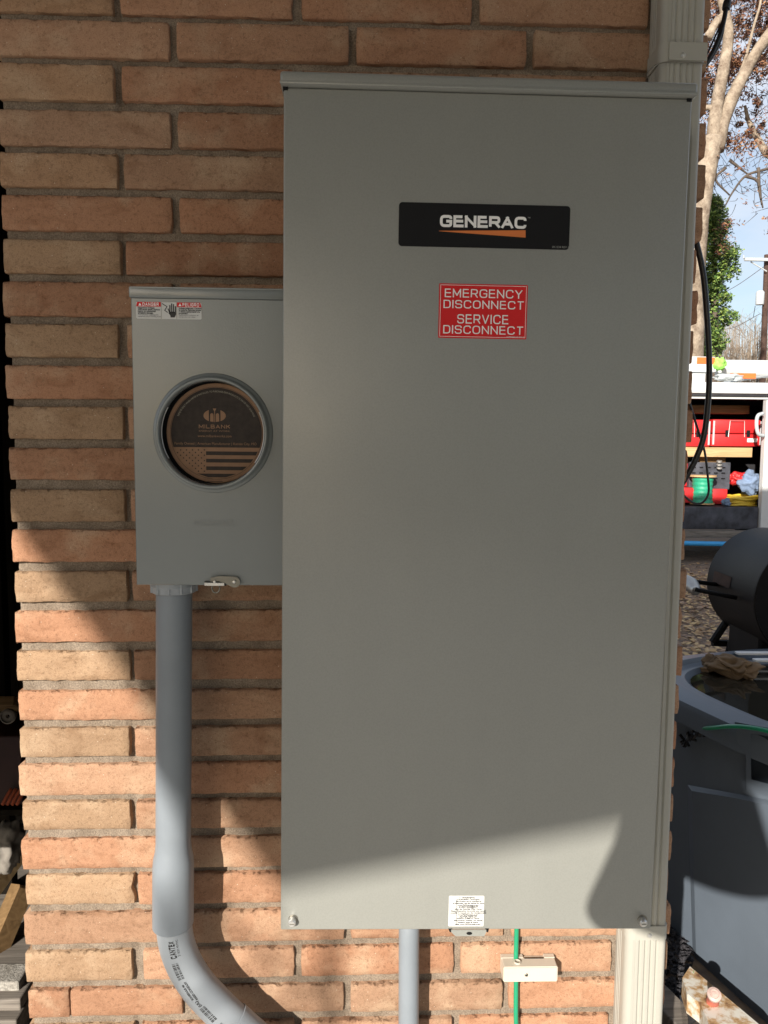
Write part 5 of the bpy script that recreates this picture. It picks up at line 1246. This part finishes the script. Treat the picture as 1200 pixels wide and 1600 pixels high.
et = thing('evergreen_tree', 'slim leafy evergreen tree between the pale trunk and the utility pole', 'tree', Vector((at(1118, 545, E_).x, E_, 0)))
bm = BM(); tube(bm, [Vector((at(1118, 545, E_).x, E_, 0)), at(1117, 480, E_), at(1114, 400, E_), at(1112, 330, E_)], [.12, .09, .05, .02], 8, 4); obj('trunk', bm, M['darkbark'], et)
bm = BM()
for i in range(700):
    f = rt.random(); py = 308 + f * 245; c0 = 1112 + 6 * math.sin(f * 6) ; wd = (8 + 24 * min(1, f * 2.4) * (1 - max(0, f - .7) * .9)) * (1 + .35 * math.sin(f * 19) + .2 * math.sin(f * 43))
    px = c0 + rt.uniform(-1, 1) * wd; leaves(bm, at(px, py, E_ + rt.uniform(-.5, .5)), rt.randint(18, 30), rt.uniform(.07, .17), .03, .06, .8, rt)
obj('crown', bm, M['greenleaf'], et, kind='stuff')
bm = BM()
for i in range(60): leaves(bm, at(rt.uniform(1118, 1145), rt.uniform(345, 400), E_ - .55 + rt.uniform(-.2, .2)), rt.randint(3, 8), .12, .02, .045, .8, rt)
obj('brown_sprays', bm, M['brownleaf'], et, kind='stuff')
# far thicket
bm = BM(); H0 = 34.0
for i in range(700):
    px = rt.uniform(1050, 1300); base = at(px, 600, H0 + rt.uniform(-3, 3)); base.z = 0
    tp = at(px + rt.uniform(-12, 12), rt.uniform(488, 556) + abs(px - 1160) * .1, base.y); mid = base.lerp(tp, .55) + Vector((rt.uniform(-.2, .2), 0, 0))
    tube(bm, [base, mid, tp], [.035, .02, .006], 3, 3, False)
    for k in range(3):
        q = mid.lerp(tp, rt.random()); tube(bm, [q, q + Vector((rt.uniform(-.8, .8), 0, rt.uniform(.2, .8)))], [.010, .004], 3, 0, False)
obj('bare_thicket', bm, M['bark'], kind='stuff')
U_ = 30.0; pu = (U_ - CAM.y) / FPX
up_ = thing('utility_pole', 'brown wooden utility pole with crossarm and transformer at the right edge', 'utility pole', Vector((at(1194, 560, U_).x, U_, 0)))
bm = BM(); tube(bm, [Vector((at(1194, 560, U_).x, U_, 0)), at(1195, 500, U_), at(1198, 398, U_)], [5.2 * pu, 4.6 * pu, 3.6 * pu], 14, 0); obj('pole', bm, M['pole'], up_, smooth=True)
a = at(1158, 408, U_); b = at(1240, 406, U_); bm = BM(); box(bm, (a.x, U_ - .35, a.z - .05), (b.x, U_ - .22, a.z + .06)); obj('crossarm', bm, M['galv'], up_)
bm = BM(); tube(bm, [at(1173, 409, U_ - .2), at(1198, 424, U_ - .2)], .025, 6, 0); obj('brace', bm, M['galv'], up_)
c = at(1187.5, 465, U_ - .1); bm = BM(); lathe(bm, [(.01, -.28), (.15, -.28), (.16, -.24), (.16, .2), (.12, .26), (.01, .28)], c, (0, 0, 1), 20); obj('transformer', bm, M['galv'], up_, smooth=True)
bm = BM(); lathe(bm, [(.02, 0), (.035, .03), (.02, .06), (.03, .09), (.01, .13)], at(1162, 404, U_ - .28), (0, 0, 1), 10); obj('insulator', bm, M['galv'], up_)
def wire(label, pa, pb, Y, sag=.15):
    a = at(*pa, Y); b = at(*pb, Y + 2); m_ = (a + b) / 2 - Vector((0, 0, sag)); bm = BM(); tube(bm, [a, m_, b], .012, 5, 6); o = obj('overhead_wire', bm, M['darkbark']); tag(o, label, 'wire', 'overhead wires at the utility pole')
wire('upper overhead wire sloping down left from the pole', (1196, 415), (1100, 470), U_)
wire('lower overhead wire leaving the transformer towards the left', (1188, 490), (1100, 512), U_, .3)
wire('short drop wire hanging under the transformer', (1180, 478), (1177, 496), U_, 0)

# ------------------------------------------------------------------ unseen shrub row added behind the viewer to darken shade and shape reflections
for i, x in enumerate([-24, -20.5, -17, -13.5, -10, -6.6, -1.2, 2.4, 6, 9.6, 13.2, 17]):
    y = -16 + rt.uniform(-.8, .8); h = rt.uniform(3.4, 4.2) if -14 < x < -2 else rt.uniform(8, 9.5)
    t = thing('shade_shrub', ('first', 'second', 'third', 'fourth', 'fifth', 'sixth', 'seventh', 'eighth', 'ninth', 'tenth', 'eleventh', 'last')[i] + ' unseen evergreen shrub from the left in the row added for shade', 'shrub', (x, y, 0), 'shrubs added behind the viewer to shape the light')
    bm = BM(); tube(bm, [(x, y, 0), (x + .1, y, h * .4), (x, y, h * .85)], [.12, .09, .03], 7, 3); obj('trunk', bm, M['darkbark'], t)
    bm = BM()
    for k in range(60 if h < 5 else 130):
        f = rt.random(); r_ = (1.9 if h < 5 else 2.3) * math.sqrt(max(.05, 1 - (f * 1.1 - .3) ** 2)); a = rt.uniform(0, 6.28)
        leaves(bm, Vector((x + math.cos(a) * r_ * rt.random() ** .5, y + math.sin(a) * r_ * .6, .2 + f * (h - .3))), 26, .5, .08, .16, .7, rt)
    obj('crown', bm, M['greenleaf'], t, kind='stuff')
